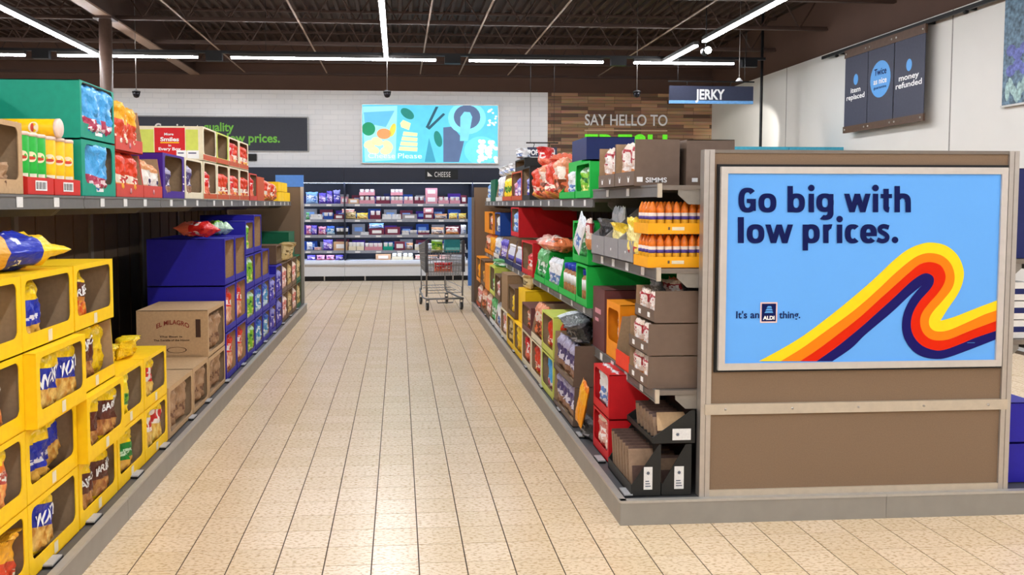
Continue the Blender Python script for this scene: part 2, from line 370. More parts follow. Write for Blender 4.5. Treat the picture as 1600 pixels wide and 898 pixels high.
# ------------------------------------------------------------------ cartons
def rounded_rect(x0, x1, z0, z1, r, n=4):
    p = []
    for (cx_, cz_, a0) in ((x1 - r, z1 - r, 0), (x0 + r, z1 - r, PI / 2), (x0 + r, z0 + r, PI), (x1 - r, z0 + r, 1.5 * PI)):
        for i in range(n + 1):
            a = a0 + PI / 2 * i / n; p.append((cx_ + r * math.cos(a), cz_ + r * math.sin(a)))
    return p
def frame_mesh(w, h, t, lip, stile, head, r, mo, mi_):
    inner = rounded_rect(-w / 2 + stile, w / 2 - stile, lip, h - head, r)
    outer = []
    cx_, cz_ = 0.0, (lip + h - head) / 2
    hw, hh = w / 2 - stile, (h - head - lip) / 2
    for (x, z) in inner:                       # push each inner point to the outer rectangle
        fx, fz = (x - cx_) / hw, (z - cz_) / hh; m_ = max(abs(fx), abs(fz)); fx /= m_; fz /= m_
        outer.append((fx * w / 2, (h if fz > 0 else 0) if abs(fz) > 0.999 else (cz_ + fz * hh if abs(fz) < 0.999 else 0)))
    n = len(inner)
    # corners of the outer rectangle
    for (sx, sz) in ((1, 1), (-1, 1), (-1, -1), (1, -1)):
        tgt = (sx * w / 2, h if sz > 0 else 0)
        j = min(range(n), key=lambda i: (inner[i][0] - (hw if sx > 0 else -hw)) ** 2 + (inner[i][1] - (cz_ + sz * hh)) ** 2)
        outer[j] = tgt
    v = [(x, 0, z) for x, z in inner] + [(x, 0, z) for x, z in outer] + [(x, t, z) for x, z in inner] + [(x, t, z) for x, z in outer]
    f = []; m = []
    for i in range(n):
        j = (i + 1) % n
        f += [(i, j, n + j, n + i), (2 * n + i, 3 * n + i, 3 * n + j, 2 * n + j), (i, 2 * n + i, 2 * n + j, j), (n + i, n + j, 3 * n + j, 3 * n + i)]; m += [0, 1, 0, 0]
    mb = MB(); mb.add(v, f, m)
    return mb.mesh('front_panel', [mo, mi_])

def carton(side, y0, y1, z0, z1, X, depth, colr, label, style='window', inner='grey_kraft', lip=0.06, stile=0.03, head=0.02, top=True, cat='carton', group=None, name='display_carton', yaw=0.0, cut=0.55, r=0.03, seal=False):
    """a shelf-ready cardboard case; its open front faces the aisle"""
    w = y1 - y0 - 0.004; h = z1 - z0 - 0.003; t = 0.004
    mo = CARD[colr]; mi_ = kraft_grey if inner == 'grey_kraft' else CARD[inner]
    root = thing(name, label, cat, (X, (y0 + y1) / 2, z0), (0, 0, face(side) + yaw), group or 'cartons on the ' + SIDE_NAME.get(side, 'shelving'))
    q = tuple(round(a, 3) for a in (w, h, depth, lip, stile, head, cut)) + (colr, inner, style)
    def part(nm, make, loc=(0, 0, 0)):
        return link(nm, cached((nm,) + q, make), root, loc)
    part('base_panel', lambda: MB().box(-w / 2, w / 2, 0, depth, 0, t, [0, 0, 0, 0, 0, 1]).mesh('base_panel', [mo, mi_]))
    part('back_panel', lambda: MB().box(-w / 2, w / 2, depth - t, depth, t, h, [0, 0, 1, 0, 0, 0]).mesh('back_panel', [mo, mi_]))
    for s in (-1, 1):
        xa, xb = (-w / 2, -w / 2 + t) if s < 0 else (w / 2 - t, w / 2)
        ms = [0, 1, 0, 0, 0, 0] if s < 0 else [1, 0, 0, 0, 0, 0]
        if style == 'tray':
            def mk(xa=xa, xb=xb, s=s):
                pts = [(t, t), (depth - t, t), (depth - t, h), (depth * cut, h), (t, lip)]
                mb = MB(); mb.prism(pts, xa, xb, 'x', [1 if s > 0 else 0, 1 if s < 0 else 0, 0, 0, 0, 0, 0]); return mb.mesh('side_panel', [mo, mi_])
        else:
            def mk(xa=xa, xb=xb, ms=ms): return MB().box(xa, xb, t, depth - t, t, h, ms).mesh('side_panel', [mo, mi_])
        link('side_panel', cached(('side', s) + q, mk), root)
    if style == 'window':
        part('front_panel', lambda: frame_mesh(w, h, t, lip, stile, head, r, mo, mi_))
    elif style == 'tray':
        part('front_lip', lambda: MB().box(-w / 2, w / 2, 0, t, 0, lip, [0, 0, 0, 1, 0, 0]).mesh('front_lip', [mo, mi_]))
    elif style == 'closed':
        part('front_panel', lambda: MB().box(-w / 2, w / 2, 0, t, t, h).mesh('front_panel', [mo, mi_]))
    if style != 'tray' and top:
        part('top_panel', lambda: MB().box(-w / 2, w / 2, t, depth - t, h - t, h, [0, 0, 0, 0, 1, 0]).mesh('top_panel', [mo, mi_]))
    if seal:
        part('sticker', lambda: rect_mesh(-0.02, 0.02, 0.008, lip - 0.008, -0.001, CARD['cream']))
    return root
def rect_mesh(x0, x1, z0, z1, y, m):
    mb = MB(); mb.add([(x0, y, z0), (x1, y, z0), (x1, y, z1), (x0, y, z1)], [(0, 1, 2, 3)]); return mb.mesh('sticker', m)

# ================================================================== THE SETTING
XR, XL, YB, YF = 6.44, -9.0, 17.5, -5.0
Z_BEAR, Z_DECK = 4.12, 4.68
Z_WHITE = at(1113, 147, Y=YB).z
TILE = 0.2
# --- floor: grout bed plus tiles
grout = mat('grout', (84, 66, 48), 0.8, var=0.1, scale=60)
def tile_material():
    m = bpy.data.materials.new('floor_tile'); m.use_nodes = True; nt = m.node_tree; N = nt.nodes; L_ = nt.links.new
    b = N['Principled BSDF']; g = N.new('ShaderNodeNewGeometry')
    sn = N.new('ShaderNodeVectorMath'); sn.operation = 'SNAP'; sn.inputs[1].default_value = (TILE, TILE, 10)
    off = N.new('ShaderNodeVectorMath'); off.inputs[1].default_value = (1.121, -3.79 + 4.0, 5)
    L_(g.outputs['Position'], off.inputs[0]); L_(off.outputs[0], sn.inputs[0])
    wn = N.new('ShaderNodeTexWhiteNoise'); L_(sn.outputs[0], wn.inputs['Vector'])
    r1 = N.new('ShaderNodeValToRGB'); e = r1.color_ramp.elements
    e[0].color = lin((238, 213, 175)); e[1].color = lin((246, 222, 188))
    L_(wn.outputs['Value'], r1.inputs['Fac'])
    mp = N.new('ShaderNodeMapping'); mp.inputs['Scale'].default_value = (48, 84, 1); L_(g.outputs['Position'], mp.inputs['Vector'])
    nz = N.new('ShaderNodeTexNoise'); nz.inputs['Scale'].default_value = 1.0; nz.inputs['Detail'].default_value = 2.0; L_(mp.outputs[0], nz.inputs['Vector'])
    r2 = N.new('ShaderNodeValToRGB'); r2.color_ramp.elements[0].position = 0.50; r2.color_ramp.elements[1].position = 0.64
    L_(nz.outputs['Fac'], r2.inputs['Fac'])
    mx = N.new('ShaderNodeMix'); mx.data_type = 'RGBA'; mx.inputs[7].default_value = lin((190, 148, 98))
    ml = N.new('ShaderNodeMath'); ml.operation = 'MULTIPLY'; ml.inputs[1].default_value = 0.6; L_(r2.outputs['Color'], ml.inputs[0])
    L_(ml.outputs[0], mx.inputs[0]); L_(r1.outputs['Color'], mx.inputs[6]); L_(mx.outputs[2], b.inputs['Base Color'])
    b.inputs['Roughness'].default_value = 0.27
    return m
tile_mat = tile_material()
floor = struct(MB().box(XL, XR, YF, YB + 1.0, -0.1, -0.0025).obj('floor', grout))
GX0, GY0 = -1.121, 3.79
RG = (1.06, 3.30, 3.96, 12.3)      # right gondola footprint
LG = (-3.6, -1.33, 0.0, 12.3)
near = []; far = MB()
GAP_X, GAP_Y = 0.0028, 0.0019
i0, i1 = int((XL - GX0) / TILE), int((XR - GX0) / TILE)
j0, j1 = int((YF - GY0) / TILE), int((17.3 - GY0) / TILE)
cand = []
for i in range(i0, i1):
    for j in range(j0, j1):
        x0, y0 = GX0 + i * TILE, GY0 + j * TILE; xc, yc = x0 + TILE / 2, y0 + TILE / 2
        if RG[0] < x0 and x0 + TILE < RG[1] and RG[2] < y0 and y0 + TILE < RG[3]: continue
        if LG[0] < x0 and x0 + TILE < LG[1] and LG[2] < y0 and y0 + TILE < LG[3]: continue
        d = Vector((xc, yc, -CAM_H)); w = sum(d[k] * CF[k] for k in range(3))
        vis = False
        if w > 0.5:
            px = CX + F_PX * sum(d[k] * CR[k] for k in range(3)) / w; py = CY - F_PX * sum(d[k] * CU[k] for k in range(3)) / w
            vis = -20 < px < 1620 and py < 930 and not (xc < -1.3 and yc < 12.3)
        cand.append((0 if vis else 1, yc, i, j))
cand.sort()
tile_me = MB().box(GAP_X, TILE - GAP_X, GAP_Y, TILE - GAP_Y, -0.02, 0.0).mesh('tile', tile_mat)
for n, (hid, yc, i, j) in enumerate(cand):
    x0, y0 = GX0 + i * TILE, GY0 + j * TILE
    if n < 300: link('tile', tile_me, floor, (x0, y0, 0))
    else: far.box(x0 + GAP_X, x0 + TILE - GAP_X, y0 + GAP_Y, y0 + TILE - GAP_Y, -0.02, 0.0)
o = far.obj('tile_field', tile_mat, floor); o['kind'] = 'stuff'

# --- walls
def tiled_white():
    m = bpy.data.materials.new('white_wall_tile'); m.use_nodes = True; nt = m.node_tree; N = nt.nodes; L_ = nt.links.new
    b = N['Principled BSDF']; b.inputs['Roughness'].default_value = 0.22
    g = N.new('ShaderNodeNewGeometry'); mp = N.new('ShaderNodeMapping'); mp.inputs['Rotation'].default_value = (PI / 2, 0, 0); L_(g.outputs['Position'], mp.inputs['Vector'])
    br = N.new('ShaderNodeTexBrick'); br.inputs['Scale'].default_value = 1; br.inputs['Brick Width'].default_value = 0.3; br.inputs['Row Height'].default_value = 0.1
    br.inputs['Mortar Size'].default_value = 0.004; br.inputs['Color1'].default_value = lin((240, 243, 248)); br.inputs['Color2'].default_value = lin((244, 246, 250)); br.inputs['Mortar'].default_value = lin((226, 229, 235))
    L_(mp.outputs[0], br.inputs['Vector']); L_(br.outputs['Color'], b.inputs['Base Color'])
    bp = N.new('ShaderNodeBump'); bp.inputs['Strength'].default_value = 0.5; bp.inputs['Distance'].default_value = 0.004; bp.invert = True
    L_(br.outputs['Fac'], bp.inputs['Height']); L_(bp.outputs['Normal'], b.inputs['Normal'])
    return m
def wood_wall():
    m = bpy.data.materials.new('wood_strip_wall'); m.use_nodes = True; nt = m.node_tree; N = nt.nodes; L_ = nt.links.new
    b = N['Principled BSDF']; b.inputs['Roughness'].default_value = 0.55
    g = N.new('ShaderNodeNewGeometry'); mp = N.new('ShaderNodeMapping'); mp.inputs['Rotation'].default_value = (PI / 2, 0, 0); L_(g.outputs['Position'], mp.inputs['Vector'])
    br = N.new('ShaderNodeTexBrick'); br.offset = 0.37; br.offset_frequency = 3; br.inputs['Scale'].default_value = 1; br.inputs['Brick Width'].default_value = 0.55; br.inputs['Row Height'].default_value = 0.07
    br.inputs['Mortar Size'].default_value = 0.003; br.inputs['Color1'].default_value = lin((88, 60, 42)); br.inputs['Color2'].default_value = lin((186, 146, 108)); br.inputs['Mortar'].default_value = lin((60, 42, 32)); br.inputs['Bias'].default_value = 0.0
    nz = N.new('ShaderNodeTexNoise'); nz.inputs['Scale'].default_value = 3; nz.inputs['Detail'].default_value = 6
    mp2 = N.new('ShaderNodeMapping'); mp2.inputs['Scale'].default_value = (1, 14, 1); L_(mp.outputs[0], mp2.inputs['Vector']); L_(mp2.outputs[0], nz.inputs['Vector'])
    mx = N.new('ShaderNodeMix'); mx.data_type = 'RGBA'; mx.blend_type = 'OVERLAY'; mx.inputs[0].default_value = 0.6
    L_(mp.outputs[0], br.inputs['Vector']); L_(br.outputs['Color'], mx.inputs[6]); L_(nz.outputs['Color'], mx.inputs[7]); L_(mx.outputs[2], b.inputs['Base Color'])
    return m
X_WOOD = at(856, 147, Y=YB).x
Z_FR = at(600, 262, Y=YB).z           # top of the fridges, foot of the white bulkhead
struct(MB().box(XL, X_WOOD, YB, YB + 0.2, Z_FR, Z_WHITE).obj('wall_back', tiled_white()))
struct(MB().box(X_WOOD, XR + 0.2, YB, YB + 0.2, 0, Z_WHITE).obj('wall_back_wood', wood_wall()))
struct(MB().box(XL, XR + 0.2, YB, YB + 0.2, Z_WHITE, Z_DECK).obj('wall_back_upper', brown_wall))
struct(MB().box(XL, X_WOOD, YB + 0.95, YB + 1.05, 0, Z_FR).obj('wall_fridge_recess', white_paint))
struct(MB().box(XL, X_WOOD, YB + 0.2, YB + 1.0, Z_FR, Z_FR + 0.05).obj('trim_1', brown_wall))
struct(MB().box(XR, XR + 0.2, YF, YB, 0, Z_WHITE).obj('wall_right', white_paint))
struct(MB().box(XR - 0.01, XR + 0.2, YF, YB, Z_WHITE, Z_DECK).obj('wall_right_upper', brown_wall))
struct(MB().box(XL - 0.2, XL, YF, YB + 1.05, 0, Z_DECK).obj('wall_left', white_paint))
struct(MB().box(XL - 0.2, XR + 0.2, YF - 0.2, YF, 0, Z_DECK).obj('wall_front', white_paint))
seam = mat('panel_seam', (150, 146, 142), 0.8)
for k, px in enumerate((1487, 1230)):
    yy = at(px, 100, X=XR).y
    struct(MB().box(XR - 0.004, XR, yy - 0.008, yy + 0.008, 0, Z_WHITE).obj('trim_%d' % (k + 2), seam))
struct(MB().box(XL, XR, YB - 0.05, YB, Z_BEAR - 0.05, Z_BEAR).obj('trim_4', brown_steel))
# --- roof deck with ribs running down the shop
mb = MB(); x = XL
prof = []
while x < XR:
    prof += [(x, Z_DECK), (x + 0.05, Z_DECK), (x + 0.07, Z_DECK + 0.05), (x + 0.15, Z_DECK + 0.05), (x + 0.17, Z_DECK)]; x += 0.17
v = [(p[0], YF, p[1]) for p in prof] + [(p[0], YB + 0.2, p[1]) for p in prof]; n = len(prof)
mb.add(v, [(i, i + 1, n + i + 1, n + i) for i in range(n - 1)])
mb.box(XL - 0.2, XR + 0.2, YF - 0.2, YB + 1.05, Z_DECK + 0.06, Z_DECK + 0.16)
struct(mb.obj('ceiling', deck_steel))
# --- open web joists, bridging, girder, column
joist_Y = [at(640, 38, Z=Z_BEAR).y, at(640, 73, Z=Z_BEAR).y]
st = joist_Y[1] - joist_Y[0]
ys = [joist_Y[0] + st * k for k in range(-5, 4) if joist_Y[0] + st * k < YB - 0.3]
mch = MB().box(XL, XR, -0.035, 0.035, 0, 0.03); mch.box(XL, XR, -0.006, 0.006, 0, 0.06); chord_me = mch.mesh('chord', brown_steel)
web = MB(); x = XL; up = False
while x < XR - 0.3:
    a, b_ = ((x, 0, 0.03), (x + 0.3, 0, Z_DECK - Z_BEAR - 0.04))
    if up: a, b_ = (x, 0, Z_DECK - Z_BEAR - 0.04), (x + 0.3, 0, 0.03)
    web.tube([a, b_], 0.012, 5); x += 0.3; up = not up
web_me = web.mesh('web', brown_steel)
for k, yy in enumerate(ys):
    nm = 'nearest the fridge wall' if k == len(ys) - 1 else ['first', 'second', 'third', 'fourth', 'fifth', 'sixth', 'seventh', 'eighth'][len(ys) - 1 - k - 1] + ' one in front of the rearmost joist'
    r = thing('roof_joist', 'brown open-web steel roof joist, ' + nm, 'joist', (0, yy, Z_BEAR), group='roof joists')
    link('bottom_chord', chord_me, r); link('top_chord', chord_me, r, (0, 0, Z_DECK - Z_BEAR - 0.03)); link('web', web_me, r)
for k, (px, nm) in enumerate(((450, 'just left of the middle light strip'), (675, 'just right of the middle light strip'), (770, 'second to the right of the middle light strip'), (890, 'third to the right of the middle light strip'), (1115, 'nearest the right-hand light strip'), (255, 'beside the big girder'))):
    X = at(px, 0, Z=Z_BEAR + 0.02).x
    tag(MB().box(X - 0.012, X + 0.012, YF, YB, Z_BEAR - 0.012, Z_BEAR + 0.0).obj('bridging_bar', pale_steel), 'pale steel bridging bar under the joists, ' + nm, 'steel bar', 'joist bridging bars')
XG = at(305, 117, Z=Z_BEAR - 0.06).x
g = thing('roof_girder', 'big brown steel girder running down the shop at upper left', 'girder', (XG, 0, 0))
MB().box(-0.09, 0.09, YF, YB, Z_BEAR - 0.06, Z_BEAR - 0.035).obj('bottom_flange', mat('girder_flange_lit', (140, 116, 100), 0.5), g)  # paler than the web: the underside's light is put into its colour
MB().box(-0.012, 0.012, YF, YB, Z_BEAR - 0.035, Z_DECK - 0.03).obj('web_plate', brown_steel, g)
MB().box(-0.09, 0.09, YF, YB, Z_DECK - 0.03, Z_DECK - 0.005).obj('top_flange', brown_steel, g)
YC = at(165, 60, X=XG).y
c = thing('roof_column', 'round brown steel column under the roof girder', 'column', (XG, YC, 0))
MB().lathe([(0.085, 0), (0.085, Z_BEAR - 0.09)], 24).obj('shaft', mat('column_brown', (92, 72, 62), 0.5), c)
MB().box(-0.13, 0.13, -0.13, 0.13, Z_BEAR - 0.09, Z_BEAR - 0.06).obj('cap_plate', brown_steel, c)
MB().box(-0.15, 0.15, -0.15, 0.15, 0, 0.02).obj('base_plate', brown_steel, c)

# ================================================================== LIGHT STRIPS
Y_CROSS = 13.3
Z_LED = at(600, 93, Y=Y_CROSS).z
def led_strip(name_label, p0, p1, parent_loc=None):
    p0, p1 = Vector(p0), Vector(p1); d = p1 - p0; ln = d.length
    r = thing('light_strip', name_label, 'light', p0, (0, 0, math.atan2(d.y, d.x)), 'linear ceiling lights')
    MB().box(0, ln, -0.035, 0.035, 0.012, 0.06).obj('housing', mat('lamp_housing', (60, 58, 56), 0.5), r)
    MB().box(0.01, ln - 0.01, -0.028, 0.028, -0.012, 0.012).obj('tube', led, r)
    return r
def hanger(X, Y, z0, r=0.004): return MB().tube([(X, Y, z0), (X, Y, Z_DECK)], r, 6)
XM = at(600, 50, Z=Z_LED).x; XLs = at(78, 50, Z=Z_LED).x; XRs = at(1100, 65, Z=Z_LED).x
names = {XM: 'over the middle of the aisle', XLs: 'over the next aisle on the left', XRs: 'over the next aisle on the right'}
for X in (XM, XLs, XRs):
    ye = Y_CROSS - 0.05 if X != XRs else at(1100, 65, X=XRs).y
    led_strip('long white light strip ' + names[X], (X, -3.5, Z_LED), (X, ye, Z_LED))
led_strip('short white light strip behind the bright spotlight', (XRs, at(1088, 72, X=XRs).y, Z_LED), (XRs, Y_CROSS - 0.05, Z_LED))
segs = [(-380, -120, 'leftmost, out past the edge'), (-80, 40, 'at the left edge of the picture'), (90, 310, 'passing behind the brown column'), (360, 682, 'under the middle light strip'), (732, 943, 'right of the middle light strip'), (990, 1147, 'at the right end, above the hanging aisle sign')]
tr = thing('light_track', 'black cross track carrying the far row of lights', 'light track', (0, Y_CROSS, Z_LED))
x0, x1 = at(-380, 93, Y=Y_CROSS).x, at(1195, 96, Y=Y_CROSS).x
MB().box(x0, x1, -0.03, 0.03, 0.062, 0.10).obj('rail', black_metal, tr)
for px in (65, 335, 707, 966, 1170):
    X = at(px, 95, Y=Y_CROSS).x
    MB().box(X - 0.12, X + 0.12, -0.05, 0.05, -0.05, 0.062).obj('power_box', black_metal, tr)
for a, b_, nm in segs:
    xa, xb = at(a, 93, Y=Y_CROSS).x, at(b_, 93, Y=Y_CROSS).x
    led_strip('far cross-aisle light strip, ' + nm, (xa, Y_CROSS, Z_LED), (xb, Y_CROSS, Z_LED))
for X in (x0 + 1, XM + 1.2, XM - 1.8, x1 - 0.3):
    MB().tube([(X, 0, 0.1), (X, 0, Z_DECK - Z_LED)], 0.004, 6).obj('suspension_wire', black_metal, tr)
# unseen cross row presumed behind the camera, lighting the end panel from the front
for k, (xa, xb) in enumerate(((-8.0, -4.2), (-3.6, 0.0), (0.6, 5.6))):
    led_strip('unseen cross light strip near the shop front, ' + ('left', 'middle', 'right')[k], (xa, -1.0, Z_LED + .12), (xb, -1.0, Z_LED + .12))
# spotlight by the right-hand strip
p = at(1103, 80, X=XRs + 0.1)
s = thing('spotlight', 'bright round spotlight beside the right-hand light strip', 'spotlight', p)
MB().lathe([(0.05, -0.08), (0.055, 0.06)], 16, axis='y').obj('body', black_metal, s)
MB().lathe([(0.045, -0.09), (0.045, -0.081)], 16, axis='y').obj('lens', mat('spot_lens', (255, 250, 235), 0.4, emit=30), s)
MB().tube([(0, 0, 0.05), (0, 0, Z_DECK - p.z)], 0.008, 6).obj('stem', black_metal, s)
# dome cameras on drop stems
dome = mat('dome_smoke', (26, 24, 30), 0.12, var=0.02)
for px, nm in ((213, 'left of the dark price banner'), (605, 'above the lit cheese poster'), (995, 'in front of the wooden wall')):
    p = at(px, 147, Y=Y_CROSS + 0.05)
    r = thing('dome_camera', 'small black dome camera on a stem ' + nm, 'camera', p, group='ceiling dome cameras')
    MB().lathe([(0.008, -0.055), (0.035, -0.045), (0.052, -0.01), (0.055, 0.02)], 16).obj('dome', dome, r)
    MB().lathe([(0.06, 0.02), (0.06, 0.045), (0.02, 0.06)], 16).obj('collar', black_metal, r)
    MB().tube([(0, 0, 0.05), (0, 0, Z_DECK - p.z)], 0.006, 6).obj('stem', mat('grey_stem', (150, 145, 140), 0.4, 0.5), r)
p = at(1155, 128, Y=Y_CROSS - 0.12)
r = thing('pendant_lamp', 'small white cone lamp hanging above the blue aisle sign', 'lamp', p)
ld = bpy.data.lights.new('spot_beam', 'SPOT'); ld.energy = 70; ld.spot_size = math.radians(44); ld.spot_blend = .3; ld.shadow_soft_size = .03; ld.color = (1, .98, .93)
lo = link('spot_beam', ld, r, (.03, .06, -.02)); lo.rotation_euler = (Vector((XR, 15.7, 2.3)) - (p + Vector((.03, .06, -.02)))).to_track_quat('-Z', 'Y').to_euler()
MB().lathe([(0.055, 0), (0.05, 0.02), (0.015, 0.06)], 16).obj('cone', mat('sensor_white', (235, 235, 235), 0.4), r)
MB().tube([(0, 0, 0.05), (0, 0, Z_DECK - p.z)], 0.006, 6).obj('stem', mat('grey_stem', (150, 145, 140), 0.4, 0.5), r)
pt = at(1188, 232, Y=Y_CROSS + .2); tag(MB().tube([(pt.x, pt.y, 0), (pt.x, pt.y, Z_DECK)], 0.022, 10).obj('service_pole', black_metal), 'thin black vertical service pole in front of the white wall', 'pole')

# ================================================================== SIGNS ON THE BACK WALL
def wall_pt(px, py, dy=0.0): return at(px, py, Y=YB - dy)
a, b_ = wall_pt(180, 182), wall_pt(481, 236)
sg = thing('wall_banner', 'dark grey wall banner promising quality and low prices in green', 'banner', (0, YB - 0.04, 0))
MB().box(a.x, b_.x, 0, 0.04, b_.z, a.z).obj('board', mat('banner_slate', (62, 66, 78), 0.5, var=0.05), sg)
fr = MB()
for (x0, x1, z0, z1) in ((a.x - .02, b_.x + .02, a.z, a.z + .02), (a.x - .02, b_.x + .02, b_.z - .02, b_.z), (b_.x, b_.x + .025, b_.z, a.z), (a.x - .025, a.x, b_.z, a.z)): fr.box(x0, x1, -0.01, 0.03, z0, z1)
fr.obj('edge_frame', mat('banner_edge', (150, 150, 150), 0.4, 0.5), sg)
lime_ink = mat('lime_ink', (128, 208, 84), 0.5, var=0.02, emit=0.0)
lettering('Consistent', white_ink, sg, wall_pt(238, 0).x, wall_pt(309, 0).x, wall_pt(0, 205).z, 0.17, -0.004, 0.025)
lettering('quality', lime_ink, sg, wall_pt(315, 0).x, wall_pt(363, 0).x, wall_pt(340, 205).z, 0.17, -0.004, 0.025)
lettering('everyday', lime_ink, sg, wall_pt(284, 0).x, wall_pt(344, 0).x, wall_pt(340, 222).z, 0.17, -0.004, 0.025)
lettering('low prices.', lime_ink, sg, wall_pt(352, 0).x, wall_pt(435, 0).x, wall_pt(340, 222).z, 0.17, -0.004, 0.025)
sp = wall_pt(395, 246); tag(MB().box(sp.x - .08, sp.x + .08, YB - 0.06, YB, sp.z - .07, sp.z + .07).obj('wall_speaker', black_metal), 'small black box mounted below the grey price banner', 'speaker')

# lit food poster
a, b_ = wall_pt(566, 164), wall_pt(777, 255)
ps = thing('lit_poster', 'backlit turquoise food poster above the cheese fridge', 'poster', (0, YB - 0.07, 0))
def glow(name, c, e=POSTER_STRENGTH): return mat('glow_' + name, c, 0.4, var=0.05, scale=6, emit=e)
MB().box(a.x, b_.x, 0, 0.07, b_.z, a.z).obj('light_box', glow('aqua', (92, 196, 226)), ps)
fr = MB()
for (x0, x1, z0, z1) in ((a.x - .02, b_.x + .02, a.z, a.z + .02), (a.x - .02, b_.x + .02, b_.z - .02, b_.z), (b_.x, b_.x + .02, b_.z, a.z), (a.x - .02, a.x, b_.z, a.z)): fr.box(x0, x1, -0.01, 0.07, z0, z1)
fr.obj('frame', silver, ps)
W_, H_ = b_.x - a.x, a.z - b_.z
def art(pts, c, nm, lay): poly_plate([(a.x + (x - 85) / 1420 * W_, a.z - (y - 70) / 600 * H_) for x, y in ((min(max(x_, 86), 1504), min(max(y_, 71), 669)) for x_, y_ in pts)], -0.002 - 0.0006 * lay, glow(nm, c), 'printed_shape', ps)
def art_el(x, y, rx, ry, c, nm, lay, rot=0.0):
    n = 24; art([(x + rx * math.cos(2 * PI * k / n) * math.cos(rot) - ry * math.sin(2 * PI * k / n) * math.sin(rot), y + rx * math.cos(2 * PI * k / n) * math.sin(rot) + ry * math.sin(2 * PI * k / n) * math.cos(rot)) for k in range(n)], c, nm, lay)
art([(90, 90), (450, 80), (430, 640), (110, 660)], (150, 224, 234), 'board', 1)
art([(100, 150), (420, 130), (330, 300), (110, 260)], (96, 182, 238), 'sky', 2)
art_el(150, 320, 70, 70, (20, 140, 96), 'leaf', 3); art_el(310, 370, 75, 55, (240, 150, 96), 'peach', 3); art_el(400, 330, 30, 70, (226, 206, 80), 'straw', 3, 0.3)
for (x, y, r) in ((240, 450, 0.4), (160, 480, -0.3), (350, 490, 0.8), (200, 540, 0.2), (330, 545, -.2)): art_el(x, y, 62, 42, (240, 236, 170), 'cheese', 4, r)
art_el(555, 160, 78, 46, (30, 128, 120), 'leaf2', 3, 0.6)
art([(480, 260), (510, 225), (590, 260), (570, 330), (490, 300)], (236, 236, 170), 'cheese', 3)
for k in range(4): art([(515 - 14 * k, 345 + 52 * k), (660, 360 + 50 * k), (655, 395 + 52 * k), (505 - 14 * k, 385 + 52 * k)], (240, 238, 176), 'cheese', 3)
art([(745, 300), (850, 85), (880, 85), (770, 310)], (40, 84, 104), 'fork', 3); art([(760, 310), (930, 150), (950, 165), (785, 325)], (40, 84, 104), 'fork', 4)
art_el(875, 420, 40, 85, (30, 128, 120), 'leaf2', 3, -0.25)
art([(780, 410), (850, 660), (735, 660)], (60, 150, 180), 'cloth', 2)
art([(930, 300), (1030, 290), (1150, 440), (1095, 660), (930, 660)], (84, 104, 140), 'shade', 2)
art_el(1180, 200, 200, 170, (130, 222, 240), 'bowl', 3); art_el(1180, 190, 140, 125, (76, 92, 128), 'shade', 4); art([(1110, 190), (1150, 135), (1210, 140), (1235, 190), (1190, 440), (1105, 440)], (124, 210, 240), 'pestle', 5)
art_el(1330, 540, 180, 150, (110, 212, 240), 'plate', 3)
for k in range(34):
    x, y = 1300 + RND.random() * 190, 430 + RND.random() * 220; art_el(min(x, 1490), y, 24, 20, (236, 244, 226), 'curd', 5 + k % 3, RND.random())
for k in range(16):
    art_el(1400 + RND.random() * 90, 90 + RND.random() * 190, 12, 10, (226, 246, 240), 'curd', 4)
lettering('Cheese', glow('pale_ink', (216, 246, 250), .3), ps, a.x + 60 / 1420 * W_, a.x + 340 / 1420 * W_, b_.z + .09, 0.10, -0.008, 0.0)
lettering('Please', glow('pale_ink', (216, 246, 250), .3), ps, a.x + 370 / 1420 * W_, a.x + 620 / 1420 * W_, b_.z + .09, 0.10, -0.008, 0.0)
# lettering on the wooden wall
tx = thing('wall_lettering', 'raised letters saying hello to fresh on the wooden wall', 'lettering', (0, YB, 0))
lettering('SAY HELLO TO', white_ink, tx, wall_pt(915, 0).x, wall_pt(1045, 0).x, wall_pt(980, 196).z, wall_pt(980, 179).z - wall_pt(980, 196).z, -0.02, 0.015)
MB().box(wall_pt(915, 0).x, wall_pt(1045, 0).x, -0.02, 0, wall_pt(980, 205).z, wall_pt(980, 203).z).obj('underline', mat('copper_line', (214, 186, 150), 0.4), tx)
lettering('FRESH', mat('fresh_green_glow', (92, 206, 40), 0.5, emit=0.25), tx, wall_pt(915, 0).x, wall_pt(1045, 0).x, wall_pt(980, 262).z, wall_pt(980, 211).z - wall_pt(980, 262).z, -0.03, 0.03)  # green letters get a faint glow in the material to brighten them

